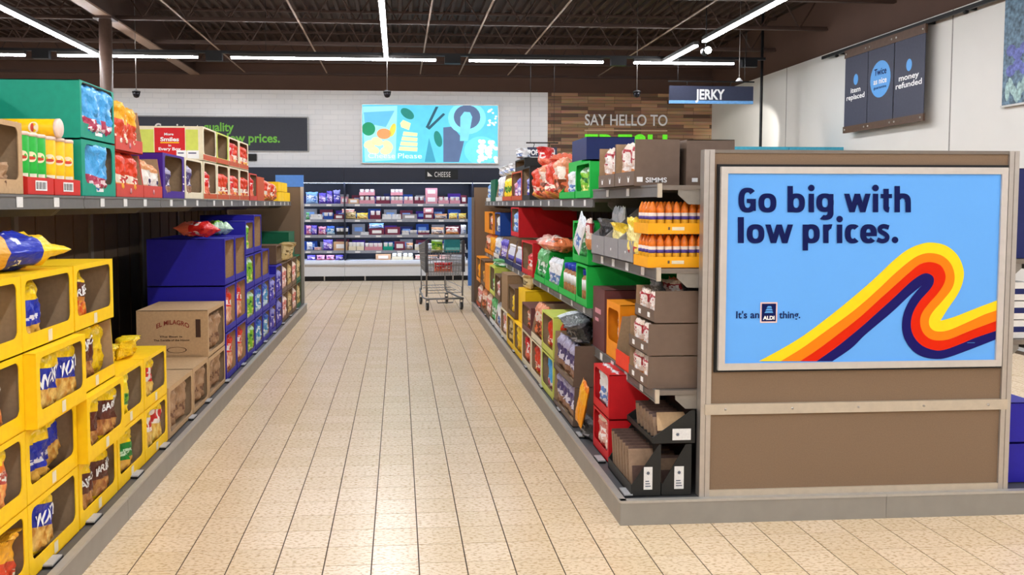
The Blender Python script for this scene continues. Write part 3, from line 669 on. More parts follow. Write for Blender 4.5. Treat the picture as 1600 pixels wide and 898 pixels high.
# hanging aisle signs
def hang_sign(px0, px1, py0, py1, Y, word, wx0, wx1, wbase, wcap, label, edge):
    a, b_ = at(px0, py0, Y=Y), at(px1, py1, Y=Y)
    s = thing('aisle_sign', label, 'sign', (a.x, Y, b_.z), group='hanging aisle signs'); w, h = b_.x - a.x, a.z - b_.z
    MB().box(0, w, -0.02, 0.02, 0, h).obj('board', mat('sign_slate', (58, 62, 82), 0.4, var=0.04), s)
    if edge: MB().box(0, w, -0.022, 0.022, -0.045, 0).obj('edge_strip', mat('sign_edge_blue', (120, 176, 232), 0.4), s)
    lettering(word, white_ink, s, at(wx0, 0, Y=Y).x - a.x, at(wx1, 0, Y=Y).x - a.x, at(wx0, wbase, Y=Y).z - b_.z, at(wx0, wcap, Y=Y).z - at(wx0, wbase, Y=Y).z, -0.023, 0.035)
    for x in (0.2 * w, 0.72 * w): MB().tube([(x, 0, h), (x + .02, 0, h + .05), (x - .01, 0, h + .07)], 0.006, 6).obj('hook', black_metal, s)
    MB().box(-0.02, w + .02, -0.008, 0.008, h + .06, h + .08).obj('hanging_rail', black_metal, s)
    for x in (0.1 * w, 0.9 * w): MB().tube([(x, 0, h + .07), (x, 0, Z_DECK - b_.z)], 0.003, 5).obj('wire', black_metal, s)
hang_sign(1046, 1176, 134, 158, 13.0, 'JERKY', 1088, 1134, 155, 140, 'slate aisle sign with blue lower edge reading JERKY', True)
hang_sign(824, 870, 230, 245, 13.6, 'POPCORN', 826, 868, 242, 234, 'small dark aisle sign reading POPCORN behind the red bags', False)

# ================================================================== RIGHT WALL: banner rail, banners, poster
XW = XR - 0.12
rl = thing('banner_rail', 'black metal rail carrying three banners along the right wall', 'rail', (XW, 0, 0))
y0, y1 = at(1285, 90, X=XW).y, at(1556, 5, X=XW).y - 2.0
zr = at(1420, 47, X=XW).z
MB().box(-0.015, 0.015, y1, y0, zr, zr + 0.045).obj('bar', black_metal, rl)
for px in (1308, 1352, 1398, 1445, 1508):
    yy = at(px, 60, X=XW).y
    MB().box(0.015, 0.12, yy - .015, yy + .015, zr + .005, zr + .04).obj('wall_bracket', black_metal, rl)
    MB().lathe([(0.022, -0.02), (0.022, 0.02)], 12, (0, yy, zr - .015), axis='y').obj('roller', black_metal, rl)
slate = mat('banner_cloth', (66, 68, 84), 0.6, var=0.05)
bar_brown = mat('banner_bar_brown', (88, 66, 52), 0.5)
sky_ink = mat('sky_ink', (88, 160, 228), 0.5, var=0.03)
zt, zb_ = at(1322, 80, X=XW).z, at(1322, 208, X=XW).z
for px0, px1, kind, lab in ((1322, 1357, 0, 'hanging slate banner reading item replaced'), (1358, 1397.5, 1, 'hanging slate banner with round blue twice as nice badge'), (1399, 1446, 2, 'hanging slate banner reading money refunded')):
    ya, yb = at(px0, 120, X=XW).y, at(px1, 120, X=XW).y; w = ya - yb; h = zt - zb_
    b = thing('wall_banner', lab, 'banner', (XW - 0.01, (ya + yb) / 2, zb_), (0, 0, -PI / 2), 'banners on the rail')
    MB().box(-w / 2, w / 2, -0.004, 0.004, 0.08, h - 0.1).obj('cloth', slate, b)
    for z0, z1 in ((0, 0.09), (h - 0.11, h)):
        q = MB().box(-w / 2 - .01, w / 2 + .01, -0.015, 0.015, z0, z1).obj('batten', bar_brown, b)
        for sx in (-1, 1): MB().lathe([(0.014, -0.02), (0.014, -0.014)], 10, (sx * (w / 2 - .04), 0, (z0 + z1) / 2), axis='y').obj('stud', silver, q)
    for sx in (-.3, .3): MB().tube([(sx * w, 0, h), (sx * w, 0, zr - zb_ + .01)], 0.006, 6).obj('hook', black_metal, b)
    if kind == 1:
        disc(0, h * .55, w * .40, w * .40, -0.006, sky_ink, 'badge', b)
        lettering('Twice', navy_ink, b, -w * .24, w * .24, h * .60, .085, -0.008, .02); lettering('as nice', white_ink, b, -w * .26, w * .26, h * .50, .075, -0.008, .02); lettering('guarantee', navy_ink, b, -w * .25, w * .25, h * .445, .035, -0.008, .01)
    else:
        disc(0, h * .62, .06, .075, -0.006, sky_ink, 'badge', b)
        for t_, zz in zip(('item', 'replaced') if kind == 0 else ('money', 'refunded'), (.47, .39)):
            ww = {'item': .13, 'replaced': .24, 'money': .2, 'refunded': .26}[t_] * (w / .6); lettering(t_, white_ink, b, -ww, ww, h * zz, .07, -0.007, .02)
ya, yb = at(1573, 100, X=XR).y, at(1573, 100, X=XR).y - 2.6
zb2, zt2 = at(1573, 165, X=XR).z, at(1573, -12, X=XR).z
b = thing('wall_poster', 'blue-grey picture poster high on the right wall', 'poster', (XR - 0.03, (ya + yb) / 2, zb2), (0, 0, -PI / 2))
pm = mat('poster_foliage', (92, 116, 134), 0.5, var=0.6, scale=22)
w = ya - yb
MB().box(-w / 2, w / 2, -0.01, 0.03, 0, zt2 - zb2).obj('print', pm, b)
MB().box(-w / 2 - .01, w / 2 + .01, -0.02, 0.03, -0.02, 0).obj('lower_edge', silver, b)
for k in range(6): disc(-w / 2 + .12 + .1 * (k % 3), .35 + .16 * (k // 3) + .05 * (k % 2), .07, .06, -0.012 - .001 * k, mat('poster_violet', (96, 104, 168), 0.5, var=.4), 'printed_flower', b)
for k in range(8): disc(-w / 2 + .08 + .06 * k, .14 + .05 * math.sin(k * 2), .035, .10, -0.012 - .001 * k, mat('poster_mint', (150, 178, 176), 0.5, var=.4), 'printed_leaf', b, rot=.4 * math.sin(k))
# tall freezer with a turquoise top behind the end panel
a, b_ = at(1145, 229, Y=12.0), at(1318, 229, Y=12.0)
fz = thing('upright_freezer', 'upright freezer with turquoise top behind the end panel', 'freezer', ((a.x + b_.x) / 2, 12.0, 0)); w = b_.x - a.x
MB().box(-w / 2, w / 2, 0, 0.75, 0.1, a.z - 0.09).obj('body', white_paint, fz)
MB().box(-w / 2 + .02, w / 2 - .02, .02, 0.73, 0, 0.1).obj('plinth', black_metal, fz)
for s in (-1, 1): MB().box(min(0, s * w / 2) + .005, max(0, s * w / 2) - .005, -0.015, 0.77, a.z - 0.088, a.z).obj('top_panel', mat('turquoise', (70, 168, 196), 0.4), fz)
for s in (-1, 1):
    d = MB().box(min(0, s * w / 2) + .02, max(0, s * w / 2) - .02, -0.04, 0, 0.14, a.z - .12).obj('door', mat('freezer_glass', (60, 80, 92), 0.1), fz)
    MB().box(s * .06 - .012, s * .06 + .012, -0.08, -0.04, 0.8, 1.4).obj('handle', silver, d)
struct(MB().box(X_WOOD - 0.1, X_WOOD, YB + 0.2, YB + 0.95, 0, Z_FR).obj('wall_recess_end', white_paint))
# ================================================================== SHELVING (gondolas)
LK, RK = -1.305, 1.04             # kerb faces
LS, RS = -1.50, 1.225             # shelf fronts
YE = 12.35                        # far end of both runs
LC, RC = -2.42, 2.19              # centre backs
Y_NEAR = 3.945                    # near end of the right-hand run
DECK = 0.12
def price_tags(parent, side, ylist, X, z, h=0.035, w=0.05, tilt=0.0, m=tag_white):
    for k, yy in enumerate(ylist):
        q = link('price_tag', cached(('ptag', w, h, m.name), lambda: MB().box(-w / 2, w / 2, -0.003, 0.0, 0, h).mesh('price_tag', m)), parent, (X, yy, z), (tilt, 0, face(side)))
def shelf(gondola, side, y0, y1, z, Xf, Xb, tags, lip=0.055):
    s = -1 if side == 'R' else 1   # outward x direction
    xa, xb = sorted((Xf - s * 0.012, Xb))
    sh = MB().box(xa, xb, y0 + .004, y1 - .004, z - .022, z).obj('shelf', shelf_under, gondola)
    xf = sorted((Xf, Xf - s * 0.012))
    r = MB().box(xf[0], xf[1], y0 + .004, y1 - .004, z - lip, z + .004)
    xg = sorted((Xf + s * .004, Xf)); r.box(xg[0], xg[1], y0 + .004, y1 - .004, z - .006, z + .004); r.box(xg[0], xg[1], y0 + .004, y1 - .004, z - lip, z - lip + .008)
    r.obj('price_rail', rail_grey, sh)
    price_tags(sh, side, tags, Xf + s * .002, z - lip + .008, lip - .014, .055)
    for yy in (y0 + .012, y1 - .012):
        # side bracket with a cut-away lower corner
        x_in = Xf - s * .10
        pts = [(x_in, z - .022), (x_in + s * -.0, z - .045), (x_in - s * .05, z - .09), (Xb, z - .11), (Xb, z - .022)]
        MB().prism(pts, yy - .003, yy + .003, 'y').obj('bracket', shelf_grey, sh)
    return sh
def kerb(g, side, y0, y1, Xk, seams):
    s = -1 if side == 'R' else 1
    ys_ = [y0] + seams + [y1]
    for a, b in zip(ys_[:-1], ys_[1:]):
        xa, xb = sorted((Xk, Xk - s * .02))
        q = MB().box(xa, xb, a + .0015, b - .0015, 0.0, DECK - .012).obj('kerb_panel', kerb_grey, g)
        xa, xb = sorted((Xk + s * .004, Xk - s * .03))
        MB().box(xa, xb, a + .0015, b - .0015, DECK - .012, DECK).obj('kerb_trim', kerb_trim, q)
# ---- left run
gl = thing('shelving_run', 'long left-hand shelving run with grey kerb and brown back', 'shelving')
kerb(gl, 'L', 1.6, YE, LK, [2.9, 4.19, 6.02, 7.35, 8.68, 10.0, 11.3])
MB().box(LC - 1.1, LK - .03, 1.6, YE, 0.0, DECK - .004).obj('base_deck', deck_grey, gl)
ybays = [1.6, 2.93, 4.26, 5.59, 6.92, 8.25, 9.58, 10.91, 12.24]
for a, b in zip(ybays[:-1], ybays[1:]):
    bp = MB().box(LC - .02, LC + .02, a + .03, b - .03, DECK, 1.72).obj('back_panel', back_brown, gl)
    for k in range(1, 4):
        yy = a + (b - a) * k / 4; MB().box(LC + .02, LC + .028, yy - .012, yy + .012, DECK, 1.72).obj('rib', back_brown, bp)
for yy in ybays: MB().box(LC - .03, LC + .04, yy - .03, yy + .03, 0, 1.74).obj('upright', shelf_under, gl)
for k, (a, b) in enumerate(zip(ybays[:-1], ybays[1:])):
    shelf(gl, 'L', a, b, 1.555, LS, LC, [a + .25 + .37 * i for i in range(3) if b > 2.8])
tg = [3.42, 3.88, 4.52, 5.05, 5.72, 6.2, 6.9, 7.6, 8.2, 8.85, 9.5, 10.2, 10.9, 11.6]
for yy in tg:
    link('deck_tag', cached('dtag', lambda: MB().box(-.05, .05, 0, .04, 0, .012).mesh('deck_tag', mat('tag_grey', (176, 176, 178), .5, var=.1, scale=120))), gl, (LK - .034, yy, DECK), (math.radians(0), 0, PI / 2))
    link('tag_holder', cached('dth', lambda: MB().box(-.056, .056, .002, .045, -.001, .006).mesh('tag_holder', black_metal)), gl, (LK - .03, yy, DECK), (0, 0, PI / 2))
MB().box(LC - 1.1, LK - .04, YE, YE + .04, 0, 1.76).obj('end_panel', panel_brown, gl)
blue_lit = mat('end_blue', (84, 140, 226), 0.4, var=0.05)
MB().box(LK - .42, LK - .035, YE - .01, YE + .05, 1.765, 1.93).obj('end_header', blue_lit, gl)
MB().box(LK - .11, LK - .038, YE + .041, YE + .055, .35, 1.76).obj('end_edge', blue_lit, gl)
MB().box(LK - .075, LK - .035, YE - .012, YE + .052, .1, 1.765).obj('end_post', silver, gl)
# ---- right run
gr = thing('shelving_run', 'right-hand shelving run behind the end panel, with stepped shelves', 'shelving')
kerb(gr, 'R', Y_NEAR, YE, RK, [5.27, 6.6, 7.93, 9.26, 10.6, 11.9])
xk = [RK, 2.35, 3.34]
for a, b in zip(xk[:-1], xk[1:]):
    MB().box(a + .001, b - .001, Y_NEAR, Y_NEAR + .02, 0, DECK - .012).obj('kerb_panel', kerb_grey, gr)
    MB().box(a + .001, b - .001, Y_NEAR - .004, Y_NEAR + .03, DECK - .012, DECK).obj('kerb_trim', kerb_trim, gr)
MB().box(3.32, 3.34, Y_NEAR + .02, YE, 0, DECK).obj('kerb_panel', kerb_grey, gr)
MB().box(RK + .03, 3.32, Y_NEAR + .03, YE, 0, DECK - .004).obj('base_deck', deck_grey, gr)
rb = [4.02, 5.40, 6.77, 8.14, 9.51, 10.88, 12.25]
for a, b in zip(rb[:-1], rb[1:]):
    bp = MB().box(RC - .02, RC + .02, a + .03, b - .03, DECK, 1.70).obj('back_panel', back_brown, gr)
    for k in range(1, 4):
        yy = a + (b - a) * k / 4; MB().box(RC - .028, RC - .02, yy - .012, yy + .012, DECK, 1.70).obj('rib', back_brown, bp)
for yy in rb: MB().box(RC - .04, RC + .04, yy - .03 + (.04 if yy == rb[0] else 0), yy + .03, 0, 1.72).obj('upright', shelf_under, gr)
for z in (1.61, 1.212, 0.625):
    shelf(gr, 'R', 4.02, 5.40, z, RS, RC, [4.25, 4.55, 4.85, 5.12] if z < 1.5 else [4.55, 5.0], 0.055)
    MB().box(RS - .004, RS + .016, 4.008, 4.022, z - .058, z + .008).obj('shelf_end_cap', warm_trim, gr)
for z in (1.555, 0.85):
    for a, b in zip(rb[1:-1], rb[2:]): shelf(gr, 'R', a, b, z, RS, RC, [a + .22, a + .62, a + 1.05])
for yy in [4.05, 4.6, 5.1, 5.75, 6.5, 7.3, 8.1, 9.0, 9.9, 10.8, 11.6]:
    link('deck_tag', cached('dtag', lambda: None), gr, (RK + .034, yy, DECK), (0, 0, -PI / 2))
    link('tag_holder', cached('dth', lambda: None), gr, (RK + .03, yy, DECK), (0, 0, -PI / 2))
MB().box(RK + .04, 3.3, YE, YE + .04, 0, 1.76).obj('end_panel', panel_brown, gr)
MB().box(RK + .0, RK + .04, YE - .012, YE + .052, .1, 1.62).obj('end_post', shelf_under, gr)
MB().box(RK - .05, RK + .0, YE + .0, YE + .04, .35, 1.62).obj('end_edge', blue_lit, gr)
for z in (0.85, 1.25): shelf(gr, 'L', 4.02, 5.4, z, 3.16, RC, [4.4, 4.9])

# ---- end panel facing the camera
YP = 3.985
ep = thing('end_panel', 'brown laminate end panel with metal posts and bumper rail', 'end panel', (0, YP, DECK))
e0, e1 = at(1097, 400, Y=YP).x, at(1585, 400, Y=YP).x
top = at(1098, 235, Y=YP).z - DECK
zr0, zr1 = at(1300, 643, Y=YP).z - DECK, at(1300, 627, Y=YP).z - DECK
MB().box(e0 + .045, e1 - .045, 0.0, .03, zr1, top).obj('upper_board', panel_brown, ep)
MB().box(e0 + .045, e1 - .045, 0.0, .03, .03, zr0).obj('lower_board', panel_brown, ep)
b = MB().box(e0 + .02, e1 - .02, -.018, .03, zr0, zr1).obj('bumper_rail', warm_trim, ep)
for k in range(5): MB().lathe([(.006, -.021), (.006, -.018)], 10, (e0 + .12 + k * (e1 - e0 - .24) / 4, 0, (zr0 + zr1) / 2), axis='y').obj('screw', silver, b)
MB().box(e0 + .02, e1 - .02, -.01, .03, 0.0, .03).obj('bottom_trim', warm_trim, ep)
for x in (e0, e1 - .05):
    q = MB().box(x, x + .05, -.012, .04, 0, top + .004).obj('post', silver, ep)
    MB().box(x + .024, x + .026, -.0135, -.012, 0, top).obj('groove', shelf_under, q)
MB().box(e0 + .05, e1 - .05, -.006, .032, top - .012, top + .004).obj('top_cap', shelf_under, ep)

# ---- framed poster on the end panel
YS = YP - 0.025
def sp_(px, py): p = at(px, py, Y=YS); return (p.x, p.z)
s0, s1 = sp_(1124, 420)[0], sp_(1569, 420)[0]
st_, sb_ = sp_(1340, 261)[1], sp_(1340, 575)[1]
fs = thing('framed_poster', 'framed light blue poster reading Go big with low prices', 'poster', (0, YS, 0))
MB().box(s0 - .012, s1 + .012, .012, .024, sb_ - .012, st_ + .012).obj('gap_shade_plate', black_metal, fs)  # black plate standing in for the shade around the frame
fw = .032
frame_m = mat('poster_frame', (206, 200, 194), 0.35, 0.35, var=0.03)
def mitre(nm, pts):
    MB().prism(pts, -.008, .014, 'y').obj(nm, frame_m, fs)
mitre('frame_top', [(s0, st_), (s1, st_), (s1 - fw, st_ - fw), (s0 + fw, st_ - fw)])
mitre('frame_bottom', [(s0, sb_), (s1, sb_), (s1 - fw, sb_ + fw), (s0 + fw, sb_ + fw)])
mitre('frame_left', [(s0, sb_), (s0 + fw, sb_ + fw), (s0 + fw, st_ - fw), (s0, st_)])
mitre('frame_right', [(s1, sb_), (s1 - fw, sb_ + fw), (s1 - fw, st_ - fw), (s1, st_)])
MB().box(s0 + fw, s1 - fw, .002, .014, sb_ + fw, st_ - fw).obj('print', mat('poster_sky_blue', (104, 174, 250), 0.6, var=0.02, scale=2, spec=.15), fs)
def catmull(pts, corners=(), n=6):
    out = []
    for i in range(len(pts) - 1):
        p1, p2 = pts[i], pts[i + 1]
        p0 = pts[i - 1] if i > 0 and i not in corners else p1
        p3 = pts[i + 2] if i + 2 < len(pts) and (i + 1) not in corners else p2
        for k in range(n):
            t = k / n
            out.append(tuple(0.5 * (2 * p1[c] + (p2[c] - p0[c]) * t + (2 * p0[c] - 5 * p1[c] + 4 * p2[c] - p3[c]) * t * t + (3 * p1[c] - p0[c] - 3 * p2[c] + p3[c]) * t ** 3) for c in (0, 1)))
    return out + [pts[-1]]
A = lambda l: [(1180 + x / 4.278, 370 + y / 4.278) for x, y in l]
B = lambda l: [(1350 + x / 4.278, 370 + y / 4.278) for x, y in l]
rib = [
    (A([(25, 830), (200, 735), (350, 640), (560, 480)]) + B([(0, 340), (100, 250), (200, 155), (300, 80), (400, 42), (480, 40), (560, 65), (630, 130), (665, 220), (660, 300), (625, 385), (560, 480), (510, 560), (600, 535), (740, 480), (867, 432), (905, 418)]), (16,)),
    (A([(170, 830), (310, 745), (450, 645), (620, 522)]) + B([(0, 435), (100, 345), (200, 250), (300, 165), (370, 122), (440, 108), (520, 125), (580, 180), (605, 260), (590, 340), (530, 420), (460, 500), (435, 550), (440, 600), (480, 630), (560, 625), (680, 575), (800, 520), (867, 497), (905, 484)]), ()),
    (A([(300, 830), (400, 765), (500, 692), (640, 584)]) + B([(0, 512), (100, 420), (200, 330), (300, 240), (370, 185), (440, 168), (510, 190), (543, 250), (535, 310), (490, 380), (420, 460), (382, 520), (375, 580), (395, 640), (440, 680), (500, 692), (580, 680), (700, 630), (867, 567), (905, 553)]), ()),
    (A([(410, 830), (540, 738), (650, 650)]) + B([(0, 585), (100, 495), (200, 405), (300, 310), (370, 258), (420, 243), (460, 265), (465, 305), (440, 350), (370, 430), (325, 510), (312, 590), (330, 660), (380, 720), (450, 752), (520, 757), (620, 725), (740, 675), (867, 632), (905, 619)]), ()),
    (A([(515, 830), (640, 745)]) + B([(0, 660), (100, 575), (200, 490), (300, 395), (387, 323), (340, 375), (300, 430), (265, 510), (253, 600), (270, 680), (320, 755), (390, 800), (480, 815), (560, 805), (700, 755), (867, 690), (905, 675)]), (6,)),
]
cur = [catmull([sp_(*p) for p in l], c) for l, c in rib]
xmax, zmin = s1 - fw, sb_ + fw
cur = [[(min(x, xmax), max(z, zmin)) for x, z in c] for c in cur]
for k, (nm, c) in enumerate((('yellow', (252, 218, 36)), ('orange', (246, 132, 20)), ('red', (222, 40, 8)), ('navy', (28, 24, 100)))):
    poly_plate(cur[k] + cur[k + 1][::-1], -.0005 - .0003 * k, mat('ribbon_' + nm, c, 0.7, var=0.02, spec=.1), 'ribbon_band', fs)
def sl(word, px0, px1, base, cap, m, bold, sp=1.0):
    lettering(word, m, fs, sp_(px0, base)[0], sp_(px1, base)[0], sp_(px0, base)[1], sp_(px0, cap)[1] - sp_(px0, base)[1], -.002, bold, sp)
# heavy sans lettering drawn stroke by stroke (units: 1/85 of a capital's height)
def sup(t, e=2.5): c, s_ = math.cos(t), math.sin(t); return (math.copysign(abs(c) ** (2 / e), c), math.copysign(abs(s_) ** (2 / e), s_))
def arc(par, x0, x1, y0, y1, a0=0, a1=360, wv=20.5, wh=16.5, n=40):
    par.lay += 1
    cx_, cy_, rx, ry = (x0 + x1) / 2, (y0 + y1) / 2, (x1 - x0) / 2, (y1 - y0) / 2; o = []; i_ = []
    for k in range(n + 1):
        t = math.radians(a0 + (a1 - a0) * k / n); c, s_ = sup(t); o.append((cx_ + rx * c, cy_ - ry * s_)); i_.append((cx_ + (rx - wv) * c, cy_ - (ry - wh) * s_))
    for k in range(n): ink([o[k], o[k + 1], i_[k + 1], i_[k]], par)
def bar(par, x0, x1, y0, y1): par.lay += 1; ink([(x0, y0), (x1, y0), (x1, y1), (x0, y1)], par)
def dot(par, x, y, r=11.5): ink([(x + r * math.cos(2 * PI * k / 20), y + r * math.sin(2 * PI * k / 20)) for k in range(20)], par)
def ww_(par, x0, x1, y0, y1, wd=19):
    q = (x1 - x0 - wd) / 4
    for k in range(4):
        par.lay += 1; xa, xb = x0 + q * k, x0 + q * (k + 1); ya, yb = (y0, y1) if k % 2 == 0 else (y1, y0); ink([(xa, ya), (xa + wd, ya), (xb + wd, yb), (xb, yb)], par)
def ink(pts, par):
    q = [sp_(1080 + x / 2.244, 200 + y / 2.244) for x, y in pts]
    tri = tessellate_polygon([[Vector((p[0], p[1], 0)) for p in q]])
    par.add([(p[0], -.002 - .0004 * par.lay, p[1]) for p in q], [tuple(t) for t in tri])
def glyph(fn):
    g_ = MB(); g_.lay = 0; fn(g_); g_.obj('letter', navy_ink, fs)
def G_(p): arc(p, 165, 229, 209, 296, 42, 318); bar(p, 207, 226, 250, 290); bar(p, 194, 226, 248, 263)
def o_(a, y0, y1, b): return lambda p: arc(p, a, b, y0, y1)
def b_(p): bar(p, 337, 356, 203, 295); arc(p, 337, 398, 229, 296)
def i_(a, y0, y1, yd): return lambda p: (bar(p, a, a + 19, y0, y1), dot(p, a + 9.5, yd))
def g_(p): arc(p, 438, 499, 229, 294); bar(p, 479, 498, 231, 302); arc(p, 440, 498, 268, 322, -125, 12)
def t_(p): bar(p, 673, 692, 213, 280); bar(p, 664, 703, 231, 246); arc(p, 673, 716, 256, 296, 180, 265)
def h_(p): bar(p, 712, 731, 203, 295); arc(p, 712, 769, 229, 290, 0, 150); bar(p, 750, 769, 258, 295)
def l_(p): bar(p, 163, 184, 312, 403)
def p__(p): bar(p, 390, 409, 338, 429); arc(p, 390, 450, 337, 404)
def r_(p): bar(p, 462, 481, 338, 403); arc(p, 462, 514, 337, 400, 80, 150)
def c_(p): arc(p, 538, 594, 337, 404, 48, 312)
def e_(p): arc(p, 592, 650, 337, 404, 0, 318); bar(p, 600, 650, 366, 379)
def s_(p):
    pts = catmull([(691, 348), (674, 344), (661, 350), (663, 362), (677, 370), (686, 380), (682, 392), (668, 396), (652, 391)], n=4)
    for k in range(len(pts) - 1):
        p.lay += .15; a_, c__ = Vector(pts[k]), Vector(pts[k + 1]); n_ = Vector((-(c__ - a_).y, (c__ - a_).x)).normalized() * 8; dd = (c__ - a_).normalized() * 1.5
        ink([tuple(a_ - dd + n_), tuple(c__ + dd + n_), tuple(c__ + dd - n_), tuple(a_ - dd - n_)], p)
for fn in (G_, o_(235, 229, 296, 298), b_, i_(411, 230, 295, 210), g_, lambda p: ww_(p, 535, 628, 230, 295), i_(636, 230, 295, 210), t_, h_,
           l_, o_(194, 337, 404, 256), lambda p: ww_(p, 259, 356, 338, 403), p__, r_, i_(510, 338, 403, 319), c_, e_, s_, lambda p: dot(p, 714, 392)): glyph(fn)
sl("It's an", 1150, 1186, 497, 486, navy_ink, .015); sl('thing.', 1217, 1250, 497, 486, navy_ink, .015)
x0, z1 = sp_(1188, 472); x1, z0 = sp_(1214, 504)
lg = rect(x0, x1, z0, z1, -.0010, mat('logo_border', (236, 200, 196), 0.5), 'logo', fs); w, h = x1 - x0, z1 - z0
rect(x0 + .08 * w, x1 - .08 * w, z0 + .07 * h, z1 - .07 * h, -.0016, navy_ink, 'logo_field', lg)
for k in range(3):
    zc = z0 + (.48 + .12 * k) * h; poly_plate([(x0 + (.24 + .06 * k) * w, zc), (x0 + (.76 - .04 * k) * w, zc), (x0 + (.70 - .04 * k) * w, zc + .09 * h), (x0 + (.32 + .06 * k) * w, zc + .09 * h)], -.0021, sky_ink, 'logo_stripe', lg)
lettering('ALDI', white_ink, lg, x0 + .16 * w, x0 + .84 * w, z0 + .16 * h, .17 * h, -.0021, .05)
rect(sp_(1529, 0)[0], sp_(1541, 0)[0], sp_(0, 554)[1] - .002, sp_(0, 554)[1], -.0021, sky_ink, 'small_print', fs)
# ================================================================== LEFT RUN: goods
ROWN = {1: 'top row', 2: 'second row from top', 3: 'third row from top', 4: 'bottom row'}
COLN = {'A': 'first column', 'B': 'second column', 'C': 'third column', 'D': 'fourth column', 'E': 'fifth column'}
YC_ = {'A': (2.765, 3.25), 'B': (3.25, 3.755), 'C': (3.765, 4.265), 'D': (4.275, 4.725), 'E': (4.73, 5.185)}
ZR = {4: (DECK, .405), 3: (.405, .69), 2: (.69, .975), 1: (.975, 1.262)}
yel = {}
for (col, row, dx, what) in (('A', 1, 0, ''), ('A', 2, 0, ''), ('A', 3, 0, ''), ('A', 4, 0, ''), ('B', 1, 0, ''), ('C', 1, 0, ''), ('B', 2, .045, ''), ('C', 2, 0, ''), ('B', 3, 0, ''), ('C', 3, .04, ''), ('B', 4, 0, ''), ('C', 4, 0, ''), ('D', 3, 0, ''), ('E', 3, 0, ''), ('D', 4, 0, ''), ('E', 4, 0, '')):
    y0, y1 = YC_[col]; z0, z1 = ZR[row]
    open_top = (col, row) in (('B', 2), ('C', 2), ('C', 3))
    yel[col, row] = (-1.375 + dx, y0, y1, z0, z1)
    carton('L', y0, y1, z0, z1, -1.375 + dx, .5, 'yellow', style='tray' if (col, row) == ('C', 2) else 'window', cut=.03, label= 'yellow chip carton, %s, %s of the stack at left' % (ROWN[row], COLN[col]), lip=.062, stile=.032, head=.022, top=True, group='yellow chip cartons', seal=True, name='chip_carton')
def yb(col, row, f, style, desc, w=.22, h=.25, d=.12, lean=0.0, yaw=0.0, fold=0.0, word=None, dep=None, wz=.5, roll=0, k=None, wh=.16, dz=0.0):
    X, y0, y1, z0, z1 = yel[col, row]
    dep = d / 2 + .012 if dep is None else dep
    return bag('L', X - dep, y0 + (y1 - y0) * f, z0 + .008 + dz, w, h, d, style, '%s in yellow carton, %s, %s' % (desc, ROWN[row], COLN[col]), lean=lean, yaw=yaw, fold=fold, word=word, wz=wz, roll=roll, k=k, wh=wh)
yb('A', 1, .72, 'plain', 'yellow chip bag tipped over', lean=-.2, dep=.10)
yb('A', 2, .60, 'orange', 'nearer orange ripple chip bag', w=.22, h=.27); yb('A', 2, .15, 'orange', 'farther-back orange ripple chip bag', w=.2, dep=.2)
yb('A', 3, .60, 'orange', 'orange ripple chip bag', w=.22, h=.265, lean=.08)
yb('A', 4, .75, 'amber', 'crumpled yellow and orange chip bag', w=.22, h=.25, fold=1.0)
yb('B', 1, .31, 'wavy_dark', 'tall yellow bag with plain blue band', w=.22, h=.25, d=.12, k=1)
yb('C', 1, .28, 'hot', 'orange and brown barbecue chip bag', w=.21, h=.245, word='BARBECUE', wz=.58, wh=.13, k=2)
yb('B', 2, .37, 'wavy', 'nearer blue and gold wavy chip bag', w=.24, h=.265, d=.10, word='WAVY', wz=.50, fold=.35, k=0, dep=.065, wh=.19); yb('B', 2, .77, 'wavy', 'farther blue and gold wavy chip bag', w=.23, h=.275, d=.10, word='WAVY', wz=.50, fold=.35, k=2, dep=.065, wh=.19)
yb('B', 2, .5, 'wavy', 'third wavy chip bag', w=.24, h=.25, d=.10, k=1, dep=.22)
yb('C', 2, .42, 'bbq', 'big brown-banded barbecue chip bag', w=.27, h=.33, d=.15, word='BARBECUE', wz=.55, fold=.6, k=1, dep=.09, wh=.12); yb('C', 2, .85, 'plain', 'plain yellow bag', w=.2, h=.27, d=.12, dep=.10)
yb('B', 3, .40, 'wavy_dark', 'bulging yellow bag with bright blue band', w=.29, h=.265, d=.17, k=3, dep=.10); yb('B', 3, .80, 'wavy', 'slumped yellow wavy chip bag turned sideways', w=.2, h=.24, d=.1, roll=-.25, dep=.09, dz=.03)
yb('B', 4, .40, 'wavy', 'wavy chip bag leaning in half-empty box', w=.24, h=.265, d=.1, word='WAVY', wz=.5, roll=.12, k=2, wh=.19, dz=.012); yb('B', 4, .3, 'wavy', 'second wavy chip bag further back', w=.22, h=.25, d=.1, dep=.2)
yb('C', 3, .32, 'bbq', 'nearer crumpled yellow and brown barbecue bag', w=.21, h=.27, d=.12, fold=.5, dep=.08); yb('C', 3, .76, 'bbq', 'farther barbecue bag with white lettering', w=.19, h=.27, d=.11, word='BARBECUE', wz=.6, wh=.12, k=0, fold=.3)
yb('C', 4, .33, 'bbq', 'nearer of two dark barbecue bags', w=.22, h=.26, word='BARBECUE', wz=.56, k=1, wh=.13); yb('C', 4, .76, 'bbq', 'farther of two dark barbecue bags', w=.22, h=.26, word='BARBECUE', wz=.56, k=2, wh=.13)
yb('D', 3, .38, 'limegreen', 'yellow and green chip bag', w=.25, h=.26, lean=.05, fold=.4, k=1); yb('E', 3, .38, 'redtext', 'yellow bag with red and white lettering', w=.24, h=.27, k=0, fold=.3)
yb('D', 4, .55, 'greenband', 'round yellow bag with broad green band', w=.27, h=.27, d=.17, k=2, dep=.1); yb('D', 4, .22, 'limegreen', 'flat yellow bag', w=.14, h=.24, d=.08, dep=.09)
